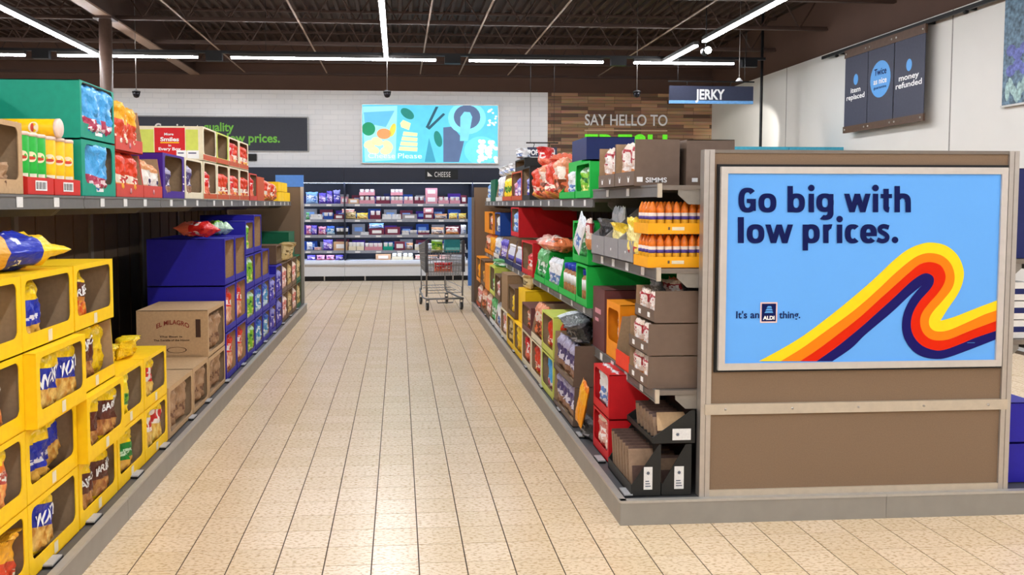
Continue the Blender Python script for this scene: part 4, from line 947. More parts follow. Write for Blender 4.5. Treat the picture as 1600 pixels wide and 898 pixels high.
yb('E', 4, .32, 'redtext', 'nearer red-lettered yellow chip bag', w=.21, h=.27, k=1); yb('E', 4, .76, 'redtext', 'farther red-lettered yellow chip bag', w=.21, h=.27, k=3)
# bags lying on top of the stacks
o = bag('L', -1.60, 3.40, 1.262 + .075, .25, .42, .15, 'wavy_dark', 'yellow and blue chip bag lying on top of the yellow cartons', k=2)
o.rotation_euler = Matrix(((0.93, 0.0, 0.35), (-0.35, 0.0, 0.93), (0.0, -1.0, 0.0))).to_euler(); o.location = (-1.60, 3.27, 1.262 + .075)
for q, (yy, X) in enumerate(((4.50, -1.52), (4.80, -1.50))):
    bag('L', X, yy, .69, .24, .13, .1, 'plain', 'crumpled plain yellow bag on top of the yellow cartons, ' + ('nearer one', 'farther one')[q], fold=.8, lean=.2)
# --- brown tortilla boxes
def kbox(y0, y1, z0, z1, X, depth, lab, lip=.03, stile=.03, col='kraft_light', **kw): return carton('L', y0, y1, z0, z1, X, depth, col, lab, inner='grey_kraft', lip=lip, stile=stile, head=.03, group='brown tortilla chip boxes', name='tortilla_box', **kw)
kbox(5.20, 5.80, DECK, .43, -1.37, .5, 'open brown box on the deck beside the yellow cartons'); kbox(5.81, 6.27, DECK, .43, -1.37, .5, 'open brown box on the deck, middle one of three'); kbox(6.28, 6.88, DECK, .415, -1.37, .5, 'open brown box directly under the printed tortilla box')
em = kbox(6.28, 6.88, .418, .765, -1.37, .5, 'printed brown tortilla box with red arched lettering on its side')
em_side = link('printed_side', None, em, (-.298, 0, 0), (0, 0, -PI / 2))
bpy.data.objects.remove(em_side)
sd = MB(); sd.box(-.301, -.3005, .03, .47, .02, .33); pl = sd.obj('printed_side', kraft_light, em)
red_ink = mat('red_brown_ink', (140, 52, 40), 0.7); brn_ink = mat('brown_ink', (70, 46, 34), 0.7)
def side_word(word, y_hi, y_lo, z, cap, m, arch=0.0):
    """lettering on the box side that faces down the aisle (local -x)"""
    v, f = text_mesh(word, .02); xs = [p[0] for p in v]; lo, hi = min(xs), max(xs); mb = MB()
    mb.add([(-.303, y_hi - (p[0] - lo) / (hi - lo) * (y_hi - y_lo), z + p[2] / .7 * cap + arch * (1 - (2 * (p[0] - lo) / (hi - lo) - 1) ** 2)) for p in v], f)
    mb.obj('lettering', m, pl)
side_word('EL MILAGRO', .36, .13, .215, .032, red_ink, .03); side_word('The Best is', .34, .18, .15, .013, brn_ink); side_word('The Tortilla of the House', .38, .13, .125, .013, brn_ink)
side_word('12 BAGS', .42, .33, .05, .012, brn_ink)
r_ = MB(); r_.box(-.3035, -.3030, .05, .085, .15, .28); r_.obj('bar_code', brn_ink, pl)
r_ = MB(); n = 28
r_.add([(-.3032, .22 + rr * .07 * math.cos(2 * PI * k / n), .06 + rr * .022 * math.sin(2 * PI * k / n)) for rr in (1, .9) for k in range(n)], [(k, (k + 1) % n, n + (k + 1) % n, n + k) for k in range(n)]); r_.obj('oval_mark', brn_ink, pl)
for yy, zz, nm, n_ in ((5.5, DECK, 'brown box beside the yellow cartons', 2), (6.04, DECK, 'middle brown box of three', 2), (6.58, DECK, 'brown box under the printed one', 2), (6.58, .418, 'printed tortilla box', 2)):
    for q in range(n_):
        bag('L', -1.46, yy + (-.13 if q == 0 else .13), zz + .008, .24, .29, .14, 'paper', '%s brown paper tortilla bag in the %s' % (('nearer', 'farther')[q], nm), fold=.45, lean=.06, name='paper_bag', cat='paper bag', group='brown paper tortilla bags')
# --- blue cartons with tortilla chips
def bbox(y0, y1, z0, z1, lab, X=-1.37, depth=.6, col='blue', **kw): return carton('L', y0, y1, z0, z1, X, depth, col, lab, inner='kraft_light' if col == 'blue' else 'grey_kraft', lip=.05, stile=.022, head=.015, group='blue chip cartons', name='chip_carton', **kw)
bbox(6.92, 7.34, .88, 1.25, 'empty blue carton nearest the camera, top of the blue stack'); bbox(7.36, 7.84, .88, 1.25, 'empty blue carton, second along the top of the blue stack')
for (a, b_), nm in (((6.92, 7.36), 'nearer'), ((7.38, 7.84), 'farther')):
    for z0, z1, rn in ((.50, .875, 'middle level'), (DECK, .497, 'deck level')):
        bbox(a, b_, z0, z1, 'blue carton of red tortilla bags, %s one at %s' % (nm, rn))
        for q in range(2): bag('L', -1.45, a + .11 + .22 * q, z0 + .008, .21, .33, .12, 'redchip', '%s red tortilla bag in the %s blue carton at %s' % (('nearer', 'farther')[q], nm, rn), name='tortilla_bag', fold=.15)
zl = [(DECK, .43, 'lowest level'), (.435, .745, 'second level'), (.75, 1.06, 'third level')]
cols = [(7.87, 8.30, 'lime', 'lime green'), (8.32, 8.76, 'aqua', 'light blue'), (8.78, 9.24, 'aqua', 'pale blue and white'), (9.26, 9.72, 'violet', 'violet blue')]
for ci, (a, b_, sty, cn) in enumerate(cols):
    for li, (z0, z1, rn) in enumerate(zl):
        if ci == 3 and li == 2: continue
        bbox(a, b_, z0, z1, 'blue frame carton of %s bags, %s' % (cn, rn), depth=.5)
        if (ci, li) in ((1, 2), (2, 2)): continue
        for q in range(2):
            bag('L', -1.43, a + .11 + .21 * q, z0 + .01, .2, .27, .12, 'lime' if (sty == 'lime') else sty, '%s %s chip bag in blue carton, %s' % (('nearer', 'farther')[q], cn, rn), fold=.2)
bbox(7.87, 8.30, 1.063, 1.37, 'topmost blue carton holding one lime green bag', depth=.5); bag('L', -1.43, 8.0, 1.07, .2, .29, .12, 'lime', 'lime green bag in the topmost blue carton')
bbox(8.32, 8.76, 1.063, 1.42, 'topmost blue carton, empty, beside the lime green bag', depth=.5)
o = bag('L', -1.5, 7.6, 1.25, .2, .3, .12, 'lime', 'lime green bag lying across the empty blue cartons'); o.rotation_euler = Matrix(((0.9, 0.1, 0.42), (0.42, 0.1, -0.9), (-0.1, 1.0, 0.0))).to_euler(); o.location = (-1.62, 7.74, 1.318)
o = bag('L', -1.5, 7.1, 1.25, .2, .3, .12, 'scarlet', 'red bag lying on top of the nearest blue carton'); o.rotation_euler = Matrix(((0.42, 0.1, 0.9), (0.9, 0.1, -0.42), (-0.1, 1.0, 0.0))).to_euler(); o.location = (-1.72, 7.0, 1.325)
# --- beige, pink and green goods near the far end
ends = [(9.76, 10.22, 'blue', 'violet', 'blue carton beside the beige bags'), (10.24, 10.70, 'brown', 'blush', 'brown carton of blush pink bags'), (10.72, 11.18, 'brown', 'straw', 'brown carton of straw coloured bags'), (11.20, 11.66, 'brown', 'blush', 'brown carton of pink bags near the far end'), (11.68, 12.16, 'dkgreen', 'straw', 'green carton at the far end')]
for a, b_, col, sty, nm in ends:
    for z0, z1, rn in ((DECK, .47, 'lower'), (.475, .83, 'upper')):
        carton('L', a, b_, z0, z1, -1.37, .5, col, '%s %s' % (rn, nm), lip=.05, stile=.02, head=.015, group='cartons near the far left end')
        for q in range(2): bag('L', -1.43, a + .12 + .22 * q, z0 + .01, .2, .29, .12, sty, '%s bag in the %s %s' % (('nearer', 'farther')[q], rn, nm), fold=.25)
carton('L', 11.3, 11.9, .833, 1.16, -1.42, .45, 'dkgreen', 'closed dark green carton on top near the far end', style='closed', group='cartons near the far left end')
carton('L', 10.0, 10.45, .833, 1.05, -1.40, .45, 'brown', 'open brown carton on top beside the beige bag', lip=.04, stile=.02, head=.015, group='cartons near the far left end')
for k, yy in enumerate((10.65, 10.95)): bag('L', -1.42, yy, .833, .26, .26, .16, 'straw', 'beige crumpled bag on top, %s the dark green carton' % ('second from', 'next to')[k], fold=.9, lean=.2)

# ---------------------------------------------------------------- left top shelf
TS = 1.5575
carton('L', 3.12, 3.645, TS, 1.85, -1.52, .45, 'kraft_light', 'open kraft carton on top shelf at the left edge', lip=.06, stile=.035, head=.02)
for q in range(2): bag('L', -1.58, 3.28 + .2 * q, TS + .008, .19, .13, .12, 'paper' if q else 'white', 'small %s bag inside the kraft carton' % ('brown' if q else 'pale'), fold=.5)
# chip tubes on red trays
tube_cols = {'green': (40, 176, 60), 'yellow': (250, 196, 20)}
face_m = mat('tube_face_pale', (246, 226, 190), .4); must_m = mat('tube_mark_red', (204, 66, 44), .5)
lab_m = mat('tube_label_white', (240, 232, 210), .4); lid_m = mat('tube_lid', (236, 206, 190), .35)
def tube_mesh(c):
    m = mat('tube_' + c, tube_cols[c], .35)
    return MB().lathe([(.036, 0), (.037, .004), (.037, .238), (.036, .242)], 20).mesh('chip_tube', [m])
def chip_tube(loc, c, label, rot=(0, 0, PI / 4)):
    t = link('chip_tube', cached(('tube', c), lambda: tube_mesh(c)), None, loc, rot, (1.12, 1.12, 1.0)); tag(t, label, 'chip tube', 'chip tubes on the red trays')
    def patch(a0, a1, z0, z1, rr): 
        mb = MB(); n = 8; v = []
        for k in range(n + 1):
            a = math.radians(a0 + (a1 - a0) * k / n) - PI / 2; v += [(rr * math.cos(a), rr * math.sin(a), z0), (rr * math.cos(a), rr * math.sin(a), z1)]
        mb.add(v, [(2 * k, 2 * k + 2, 2 * k + 3, 2 * k + 1) for k in range(n)], 0, True); return mb.mesh('label_patch', lab_m)
    link('lid', cached('tubelid', lambda: MB().lathe([(.0385, 0), (.0385, .014), (.034, .017)], 20).mesh('lid', lid_m)), t, (0, 0, .24))
    link('label_patch', cached('tubepatch', lambda: patch(-35, 35, .045, .085, .0376)), t)
    def oval(rx, rz, zc, rr, m):
        mb = MB(); n = 18; v = [(0, -rr, zc)]
        for k in range(n):
            a = 2 * PI * k / n; u = rx * math.cos(a) / .037; v.append((rr * math.sin(u), -rr * math.cos(u), zc + rz * math.sin(a)))
        mb.add(v, [(0, 1 + k, 1 + (k + 1) % n) for k in range(n)], 0, True); return mb.mesh('emblem', m)
    link('emblem', cached('tubeoval', lambda: oval(.024, .022, .155, .0378, face_m)), t)
    link('emblem_mark', cached('tubebar', lambda: oval(.017, .007, .150, .0386, must_m)), t)
for ti, (a, b_, c) in enumerate(((3.66, 3.93, 'green'), (3.94, 4.25, 'yellow'))):
    tr_ = carton('L', a, b_, TS, TS + .155, -1.51, .34, 'red', 'red tray of %s chip tubes on the top shelf' % c, style='tray', lip=.075, cut=.9, name='tube_tray', cat='tray', group='red chip tube trays')
    rect_m = MB(); rect_m.add([(-.06, -.0015, .02), (.06, -.0015, .02), (.06, -.0015, .062), (-.06, -.0015, .062)], [(0, 1, 2, 3)]); bc = rect_m.obj('bar_code_label', white_ink, tr_)
    for k in range(9): MB().box(-.05 + .0115 * k, -.05 + .0115 * k + (.003 if k % 3 else .006), -.0025, -.0016, .026, .056).obj('bar', black_ink, bc)
    nn = 3
    for q in range(nn):
        for row in range(3):
            cc = c if not (ti == 0 and q == 2) else 'green'
            chip_tube((-1.565 - .09 * row, a + .05 + (b_ - a - .10) * q / (nn - 1), TS + .006), cc, '%s chip tube, %s row, %s on its red tray' % (cc, ('front', 'second', 'third')[row], ('first from the left', 'second from the left', 'third from the left', 'fourth from the left')[q]))
chip_tube((-1.765, 4.02, TS + .302), 'yellow', 'yellow chip tube lying across the standing tubes, lid towards the aisle', (0, PI / 2, 0))
chip_tube((-2.04, 4.00, TS + .302), 'yellow', 'yellow chip tube lying farther back on the standing tubes', (0, PI / 2, 0))
# teal cartons
def skyb(y, z, nm, f=.5): return bag('L', -1.555, y, z, .3, .27, .13, 'skyblue', 'sky blue snack bag in the %s' % nm, fold=f)
tc1 = carton('L', 4.27, 4.765, TS, 1.835, -1.51, .46, 'teal', 'lower teal carton on the top shelf', lip=.065, stile=.045, head=.02, name='snack_carton', r=.04)
tc2 = carton('L', 4.27, 4.765, 1.837, 2.115, -1.51, .46, 'teal', 'upper teal carton with big plain teal side', lip=.075, stile=.02, head=.005, name='snack_carton')
carton('L', 3.75, 4.255, 1.90, 2.10, -1.99, .40, 'teal', 'teal carton behind, just seen at the left edge', style='closed', name='snack_carton')
carton('L', 3.75, 4.255, TS, 1.897, -1.99, .40, 'teal', 'teal carton standing behind the chip tubes', style='closed', name='snack_carton')
for t_ in (tc1, tc2):
    MB().box(-.05, .05, -.0015, -.0005, .025, .042).obj('white_print', white_ink, t_)
skyb(4.52, TS + .01, 'lower teal carton'); skyb(4.45, 1.845, 'upper teal carton, nearer', .2); skyb(4.62, 1.845, 'upper teal carton, farther', .2)
# red cartons with amber bags
rc = [carton('L', 4.78, 5.27, TS, 1.81, -1.51, .45, 'salmon', 'lower red carton holding amber bags', style='tray', lip=.075, cut=.06, name='snack_carton'),
      carton('L', 5.28, 5.68, TS, 1.81, -1.51, .45, 'salmon', 'red carton holding pale bags on the top shelf', style='tray', lip=.075, cut=.06, name='snack_carton'),
      carton('L', 4.78, 5.27, 1.812, 2.06, -1.51, .45, 'salmon', 'upper red carton with an amber bag sticking out', style='tray', lip=.075, cut=.06, name='snack_carton')]
for t_ in rc: MB().lathe([(.016, -.003), (.016, -.0005)], 12, (0, 0, .037), axis='y').obj('round_seal', CARD['blush'] if 'blush' in CARD else CARD['pink'], t_)
bag('L', -1.57, 4.90, TS + .01, .22, .25, .13, 'redorange', 'orange and white bag, nearer in the lower red carton'); bag('L', -1.57, 5.12, TS + .01, .22, .24, .13, 'redorange', 'orange and white bag, farther in the lower red carton')
bag('L', -1.57, 5.40, TS + .01, .2, .22, .12, 'pale', 'pale dotted bag, nearer in the second red carton'); bag('L', -1.57, 5.57, TS + .01, .18, .2, .12, 'pale', 'pale dotted bag, farther in the second red carton')
bag('L', -1.57, 4.92, 1.82, .24, .28, .14, 'amber', 'amber bag in the upper red carton, nearer', fold=.3); bag('L', -1.57, 5.12, 1.82, .2, .26, .13, 'amber', 'amber bag in the upper red carton, farther', fold=.3)
# purple and cream cartons
pc = carton('L', 5.70, 6.26, TS, 1.855, -1.51, .45, 'purple', 'purple snack carton on the top shelf', lip=.05, stile=.05, head=.015, inner='grey_kraft', name='snack_carton')
for k in range(3): MB().box(.232, .268, -.0015, -.0005, .05 + .05 * k, .058 + .05 * k).obj('white_stripe', white_ink, pc)
carton('L', 6.28, 6.83, TS, 1.855, -1.51, .45, 'cream', 'cream carton beside the purple one', lip=.05, stile=.03, head=.015, name='snack_carton')
bag('L', -1.56, 5.82, TS + .01, .2, .2, .12, 'mauve', 'mauve snack bag in the purple carton', fold=.2); bag('L', -1.56, 6.40, TS + .01, .2, .24, .12, 'mauve', 'mauve snack bag in the cream carton', fold=.2)
edges = [6.86, 7.37, 7.88, 8.39, 8.90]
for i in range(4):
    for z0, z1, rn in ((TS, 1.858, 'lower'), (1.861, 2.125 - .0 * i, 'upper')):
        on = ('first', 'second', 'third', 'fourth')[i]
        cc = carton('L', edges[i], edges[i + 1] - .01, z0, z1, -1.51, .5, 'lime' if (i == 1 and rn == 'upper') else 'cream', '%s %s cream carton in the double row on the top shelf' % (on, rn), lip=.05, stile=.035, head=.012, name='snack_carton', group='cream cartons on the top shelf')
        MB().box(-.245, .245, -.0015, -.0005, .006, .046).obj('orange_print', CARD['rust'], cc)
        if rn == 'lower' or i > 1:
            bag('L', -1.56, edges[i] + .15, z0 + .01, .2, .22, .12, 'scarlet' if i % 2 == 0 else 'redorange', 'red snack bag in the %s %s cream carton' % (on, rn), fold=.1)
            if i > 0: bag('L', -1.56, edges[i] + .36, z0 + .01, .2, .22, .12, 'redorange', 'orange snack bag in the %s %s cream carton' % (on, rn), fold=.1)
        if i == 0 and rn == 'upper': smile = cc
# printed side of the first upper cream carton
sw = .5; hh = .26; sx = -.251
def side_rect(y_hi, y_lo, z0, z1, m, nm, par, off=.0008):
    mb = MB(); mb.box(sx - off, sx - off + .0004, y_lo, y_hi, z0, z1); return mb.obj(nm, m, par)
sp0 = side_rect(.49, .01, .005, .255, CARD['cream'], 'printed_side', smile)
side_rect(.475, .37, .03, .235, CARD['lime'], 'lime_block', sp0, .0016); side_rect(.13, .035, .07, .235, CARD['lime'], 'lime_block', sp0, .0016)
rp_ = side_rect(.365, .135, .012, .248, CARD['scarlet'], 'red_block', sp0, .0016)
def side_txt(word, y_hi, y_lo, z, cap, m, par):
    v, f = text_mesh(word, .03); xs = [p[0] for p in v]; lo, hi = min(xs), max(xs); mb = MB()
    mb.add([(sx - .0026, y_hi - (p[0] - lo) / (hi - lo) * (y_hi - y_lo), z + p[2] / .7 * cap) for p in v], f); mb.obj('lettering', m, par)
side_txt('More', .29, .22, .190, .018, white_ink, rp_); side_txt('Smiles', .32, .18, .145, .030, white_ink, rp_); side_txt('in', .26, .24, .105, .016, white_ink, rp_); side_txt('Every Box', .335, .165, .075, .022, white_ink, rp_)
side_rect(.32, .18, .130, .137, CARD['yellow'], 'yellow_underline', rp_, .0026)
for a_, b2 in ((.20, .125), (.12, .03)): q = side_rect(a_, b2, .012, .075, white_ink, 'price_sticker', sp0, .003); side_rect(a_ - .01, b2 + .02, .05, .058, navy_ink, 'sticker_print', q, .0036)
# far end of the left top shelf
carton('L', 8.95, 9.4, TS, 1.84, -1.51, .45, 'salmon', 'red carton after the cream cartons on the top shelf', lip=.05, stile=.02, head=.012, name='snack_carton')
bag('L', -1.56, 9.1, TS + .01, .2, .24, .12, 'scarlet', 'red bag in the red carton after the cream ones', fold=.1)
carton('L', 9.42, 9.9, TS, 1.82, -1.51, .45, 'rust', 'closed rust red carton on the left top shelf', style='closed', name='snack_carton')
for k in range(4): bag('L', -1.56, 10.05 + .24 * k, TS + .003, .21, .24 - .01 * k, .13, 'pretzel' if k % 2 else 'redorange', '%s orange bag beyond the rust red carton' % ('first', 'second', 'third', 'fourth')[k])
for k in range(4):
    for lv in range(2 if k < 3 else 1): carton('L', 11.02 + .3 * k, 11.31 + .3 * k, TS + .125 * lv, TS + .123 + .125 * lv, -1.51, .3, 'yellow', '%s yellow box from the far end of the top shelf, %s layer' % (('fourth', 'third', 'second', 'first')[k], ('lower', 'upper')[lv]), style='closed', name='yellow_box', cat='box', group='yellow boxes at the far end')
# ================================================================== RIGHT RUN: goods
GRP_R = 'cartons on the right-hand shelving'
def rc_(y0, y1, z0, z1, X, depth, col, lab, style='window', **kw):
    kw.setdefault('lip', .05); kw.setdefault('stile', .022); kw.setdefault('head', .012)
    return carton('R', y0, y1, z0, z1, X, depth, col, lab, style=style, **kw)
def rbag(y, z, X, w, h, d, sty, lab, **kw): return bag('R', X, y, z, w, h, d, sty, lab, **kw)
NF = ('nearer', 'farther')
# ---- near bay, top shelf: taupe jerky cartons
T1 = 1.613
for k, (a, b_) in enumerate(((4.30, 4.69), (4.70, 5.08))):
    c = rc_(a, b_, T1, 1.85, 1.185, .235, 'taupe', 'taupe jerky tray on the top shelf, %s the end panel' % ('next to', 'second from')[k], 'tray', lip=.075, cut=.02, name='jerky_tray', group='taupe jerky trays')
    for s in (-1, 1): poly_plate([(s * .09 - .022, .055), (s * .09 - .012, .02), (s * .09 + .012, .02), (s * .09 + .022, .055), (s * .09 + .008, .042), (s * .09 - .008, .042)], -.001, white_ink, 'animal_mark', c)
    for q in range(2): rbag(a + .10 + .19 * q, T1 + .008, 1.25, .17, .225, .09, 'jerky', '%s red and white jerky bag in the taupe tray %s the end panel' % (NF[q], ('next to', 'second from')[k]), name='jerky_bag', cat='jerky bag')
    if k == 0:
        # printed name on the side facing down the aisle
        v, f = text_mesh('SIMMS', .02); xs = [p[0] for p in v]; lo, hi = min(xs), max(xs); mb = MB(); w = b_ - a - .004
        mb.add([(w / 2 + .001, .06 + (p[0] - lo) / (hi - lo) * .11, .018 + p[2] / .7 * .024) for p in v], f); mb.obj('lettering', white_ink, c)
        MB().box(w / 2, w / 2 + .001, .015, .045, .02, .045).obj('white_print', white_ink, c)
c = rc_(4.30, 4.69, T1, 1.85, 1.455, .25, 'taupe', 'second taupe carton standing deeper behind the bottle', 'closed', name='jerky_tray', group='taupe jerky trays'); MB().box(.1925, .194, .03, .06, .02, .04).obj('white_print', white_ink, c)
bt = thing('sauce_bottle', 'slim dark brown bottle with gold cap between taupe cartons', 'bottle', (1.437, 4.40, T1))
MB().lathe([(.014, 0), (.016, .005), (.016, .15), (.009, .175), (.009, .19)], 14).obj('glass', mat('dark_glass', (40, 16, 12), .12), bt); MB().lathe([(.012, .19), (.012, .225), (.009, .23)], 12).obj('cap', mat('gold_cap', (216, 180, 110), .4), bt)
# ---- near bay, middle shelf: yellow trays of little orange bottles
M1 = 1.2155
ob_glass = mat('bottle_orange', (224, 118, 34), .25, var=.15, scale=60); ob_low = mat('bottle_amber', (232, 170, 44), .25, var=.12, scale=60); ob_lab = mat('bottle_label', (232, 214, 200), .5); ob_pur = mat('bottle_label_purple', (84, 66, 140), .5)
bot_me = MB().lathe([(.016, 0), (.0182, .004), (.0182, .062), (.0182, .092), (.0182, .108), (.0165, .122), (.010, .140), (.0045, .152)], 12, mi=[1, 1, 1, 0, 0, 0, 0]).mesh('snack_bottle', [ob_glass, ob_low])
lab_me = MB().lathe([(.0187, .066), (.0187, .098)], 12).mesh('label_band', [ob_lab]); pur_me = MB().lathe([(.0191, .066), (.0191, .082)], 12).mesh('label_stripe', [ob_pur])
trays = {}
for lv in range(2):
    z0 = M1 + .1615 * lv
    ot = thing('bottle_tray', '%s yellow tray of small orange bottles beside the end panel' % ('lower', 'upper')[lv], 'tray', (1.19, 4.06, z0), group='yellow bottle trays'); trays[lv] = ot
    w, d, h, t = .42, .25, .052, .003
    MB().box(0, w, 0, d, 0, t).obj('base_panel', CARD['orange'], ot)
    MB().box(0, w, 0, t, t, h).obj('long_side', mat('tray_amber', (246, 172, 20), .5, var=.03), ot); MB().box(0, w, d - t, d, t, h).obj('long_side', CARD['orange'], ot)
    MB().box(0, t, t, d - t, t, h).obj('short_side', mat('tray_amber', (246, 172, 20), .5), ot); MB().box(w - t, w, t, d - t, t, h).obj('short_side', CARD['orange'], ot)
    MB().box(.118, .178, -.001, 0, .018, .034).obj('printed_panel', CARD['cream'], ot); MB().box(.098, .108, -.001, 0, .02, .034).obj('printed_mark', CARD['brown'], ot)
    for i in range(7):
        for j in range(4):
            zz = z0 + .004
            b = link('snack_bottle', bot_me, None, (1.19 + .03 + .0395 * i, 4.06 + .03 + .058 * j, zz)); tag(b, 'small orange bottle in the %s yellow tray, %s row, %s from the aisle' % (('lower', 'upper')[lv], ('front', 'second', 'third', 'rear')[j], ('first', 'second', 'third', 'fourth', 'fifth', 'sixth', 'seventh')[i]), 'bottle', 'orange bottles in the %s tray' % ('lower', 'upper')[lv])
            link('label_band', lab_me, b); link('label_stripe', pur_me, b)
gt = [(4.36, 4.66, 'citrus', 'nearest the yellow trays'), (4.67, 4.98, 'citrus', 'middle one'), (4.99, 5.32, 'charcoal', 'next to the green cartons')]
for k, (a, b_, sty, nm) in enumerate(gt):
    c = rc_(a, b_, M1, 1.50, 1.20, .45, 'grey', 'grey display tray on the middle shelf, ' + nm, 'tray', lip=.115, cut=.45, name='display_tray', group='grey display trays', inner='grey')
    MB().lathe([(.008, -.001), (.008, 0)], 10, (0, 0, .05), axis='y').obj('white_dot', white_ink, c)
    rbag((a + b_) / 2, M1 + .01, 1.26, .24, .20 + .02 * k, .10, sty, '%s snack bag in the grey tray %s' % ('pale yellow' if sty == 'citrus' else 'charcoal', nm), fold=.9, lean=-.05)
rbag(4.42, M1 + .02, 1.235, .2, .24, .08, 'citrus', 'yellow and red bag leaning beside the small orange bottles', fold=.6)
for q in range(2): rbag(5.10 + .15 * q, M1 + .01, 1.34, .12, .28, .05, 'white', '%s tall grey-white pouch at the back of the grey trays' % NF[q])
# ---- near bay, third shelf
K1 = .628
for k, (z0, z1, dx) in enumerate(((K1, .787, 0), (.789, .945, 0), (.948, 1.105, .03))):
    c = rc_(4.06, 4.40, z0, z1, 1.195 + dx, .30, 'taupe', 'taupe jerky carton on the third shelf, %s of three' % ('bottom', 'middle', 'top')[k], 'tray', lip=.06, cut=.02, name='jerky_carton', group='stacked taupe jerky cartons')
    for s in (-1, 1): MB().box(s * .08 - .02, s * .08 + .02, -.001, 0, .018, .042).obj('white_print', white_ink, c)
    for q in range(2): rbag(4.15 + .17 * q, z0 + .006, 1.235 + dx, .15, .14, .06, 'jerky', '%s small jerky bag in the %s taupe carton of three' % (NF[q], ('bottom', 'middle', 'top')[k]), name='jerky_bag', cat='jerky bag')
for q, (xx, yy) in enumerate(((1.30, 4.16), (1.38, 4.2), (1.45, 4.14))): rbag(yy, 1.06, xx, .12, .10, .05, 'charcoal' if q != 1 else 'jerky', '%s loose jerky packet on top of the taupe cartons' % ('left', 'middle', 'right')[q], lean=.5, yaw=.6 * q, name='jerky_bag', cat='jerky bag')
rc_(4.43, 4.71, K1, .90, 1.205, .22, 'redor', 'red-orange cut-away tray on the third shelf', 'tray', lip=.09, cut=.15, inner='grey_kraft', name='display_tray')
rc_(4.72, 5.03, K1, .96, 1.23, .22, 'orange', 'orange window carton on the third shelf', lip=.10, stile=.03, head=.04, inner='orange')
rbag(4.86, K1 + .01, 1.30, .2, .26, .08, 'jerky', 'red and white packet inside the orange window carton')
mc = rc_(5.06, 5.37, K1, 1.01, 1.225, .36, 'maroon', 'tall maroon box on the third shelf', 'closed'); MB().box(-.09, .06, -.001, 0, .22, .25).obj('pale_print', CARD['pink'], mc); MB().box(-.09, .0, -.001, 0, .17, .19).obj('pale_print', CARD['pink'], mc)
rbag(4.60, .84, 1.50, .2, .28, .08, 'pretzel', 'brown-orange pouch standing behind the red-orange tray')
carton('R', 4.45, 4.80, K1, .84, 1.46, .35, 'rust', 'rust coloured box behind the red-orange tray', style='closed')
# ---- near bay, deck: black trays, red cartons
def black_tray(X, depth, z0, z1, lip, cut, lab, y0=4.00, y1=4.46):
    c = rc_(y0, y1, z0, z1, X, depth, 'black', lab, 'tray', lip=lip, cut=cut, inner='black', name='display_tray', group='black display trays')
    return c
b1 = black_tray(1.105, .145, DECK + .002, .372, .055, .93, 'low black tray at the kerb corner holding brown packs'); b2 = black_tray(1.255, .145, DECK + .002, .372, .055, .80, 'low black tray next to the end panel post'); b3 = black_tray(1.205, .21, .375, .535, .03, .9, 'upper black tray resting on the two low black trays')
for t_, y0, y1, z0, z1 in ((b1, .062, .104, .03, .14), (b2, .062, .108, .03, .14), (b3, .10, .19, .015, .07)):
    w = .46 - .004; q = MB().box(w / 2, w / 2 + .001, y0, y1, z0, z1).obj('white_label', tag_white, t_)
    mb = MB(); n = 14; cy, cz, r = (y0 + y1) / 2 - (.02 if t_ is b3 else 0), (z1 - .03 if t_ is not b3 else (z0 + z1) / 2), .011
    mb.add([(w / 2 + .0018, cy + r * (1 if k % 2 else .55) * math.cos(2 * PI * k / n), cz + r * (1 if k % 2 else .55) * math.sin(2 * PI * k / n)) for k in range(n)], [tuple(range(n))]); mb.obj('leaf_mark', mat('label_ink', (90, 96, 110), .6), q)
    if t_ is not b3:
        for k in range(3): MB().box(w / 2 + .001, w / 2 + .0016, y0 + .008, y1 - .008 - .004 * k, z0 + .014 + .012 * k, z0 + .019 + .012 * k).obj('text_line', mat('label_ink', (90, 96, 110), .6), q)
pack_m = mat('brown_pack', (150, 122, 98), .45, var=.2, scale=30); pack_d = mat('brown_pack_print', (92, 70, 62), .5, var=.2, scale=40)
def packs(n, y0, dy, X, z, h, w, tilt, where):
    words = ('first', 'second', 'third', 'fourth', 'fifth', 'sixth', 'seventh', 'eighth')
    for k in range(n):
        p = link('flat_pack', cached(('fp', w, h), lambda: MB().box(-w / 2, w / 2, -.006, .006, 0, h).mesh('flat_pack', pack_m)), None, (X, y0 + dy * k, z), (tilt, 0, 0)); tag(p, '%s flat brown pack from the front in %s' % (words[k], where), 'snack pack', 'flat brown packs')
        link('printed_panel', cached(('fpp', w, h), lambda: MB().box(-w / 2 + .012, w / 2 - .012, -.0068, -.006, h * .15, h * .6).mesh('printed_panel', pack_d)), p)
        link('top_seal', cached(('fps', w, h), lambda: MB().box(-w / 2, w / 2, -.0015, .0015, h, h + .014).mesh('top_seal', pack_d)), p)
packs(7, 4.06, .055, 1.178, DECK + .008, .20, .12, -.22, 'the black tray at the kerb corner'); packs(6, 4.06, .06, 1.315, .381, .105, .16, -.35, 'the upper black tray')
packs(3, 4.10, .08, 1.327, DECK + .008, .14, .11, -.2, 'the black tray by the post')
fl = MB(); fl.prism([(-.09, 0), (.09, 0), (.06, .10), (-.075, .10)], 0, .004, 'y'); tag(fl.obj('card_flap', kraft_light, None, (1.33, 4.03, .43), (-.75, 0, 0)), 'folded kraft card flap lying in the upper black tray', 'card')
for k, (z0, z1) in enumerate(((DECK + .002, .36), (.362, .605))):
    rc_(4.53, 4.90, z0, z1, 1.125, .33, 'scarlet', '%s red cut-away carton behind the black trays' % ('lower', 'upper')[k], 'window', lip=.05, inner='scarlet', name='snack_carton', group='red cut-away cartons')
    for q in range(2): rbag(4.63 + .17 * q, z0 + .008, 1.195, .16, .22 + .03 * k, .11, 'blush' if k == 0 else 'white', '%s clear-wrapped bag in the %s red cut-away carton' % (NF[q], ('lower', 'upper')[k]), fold=.3)
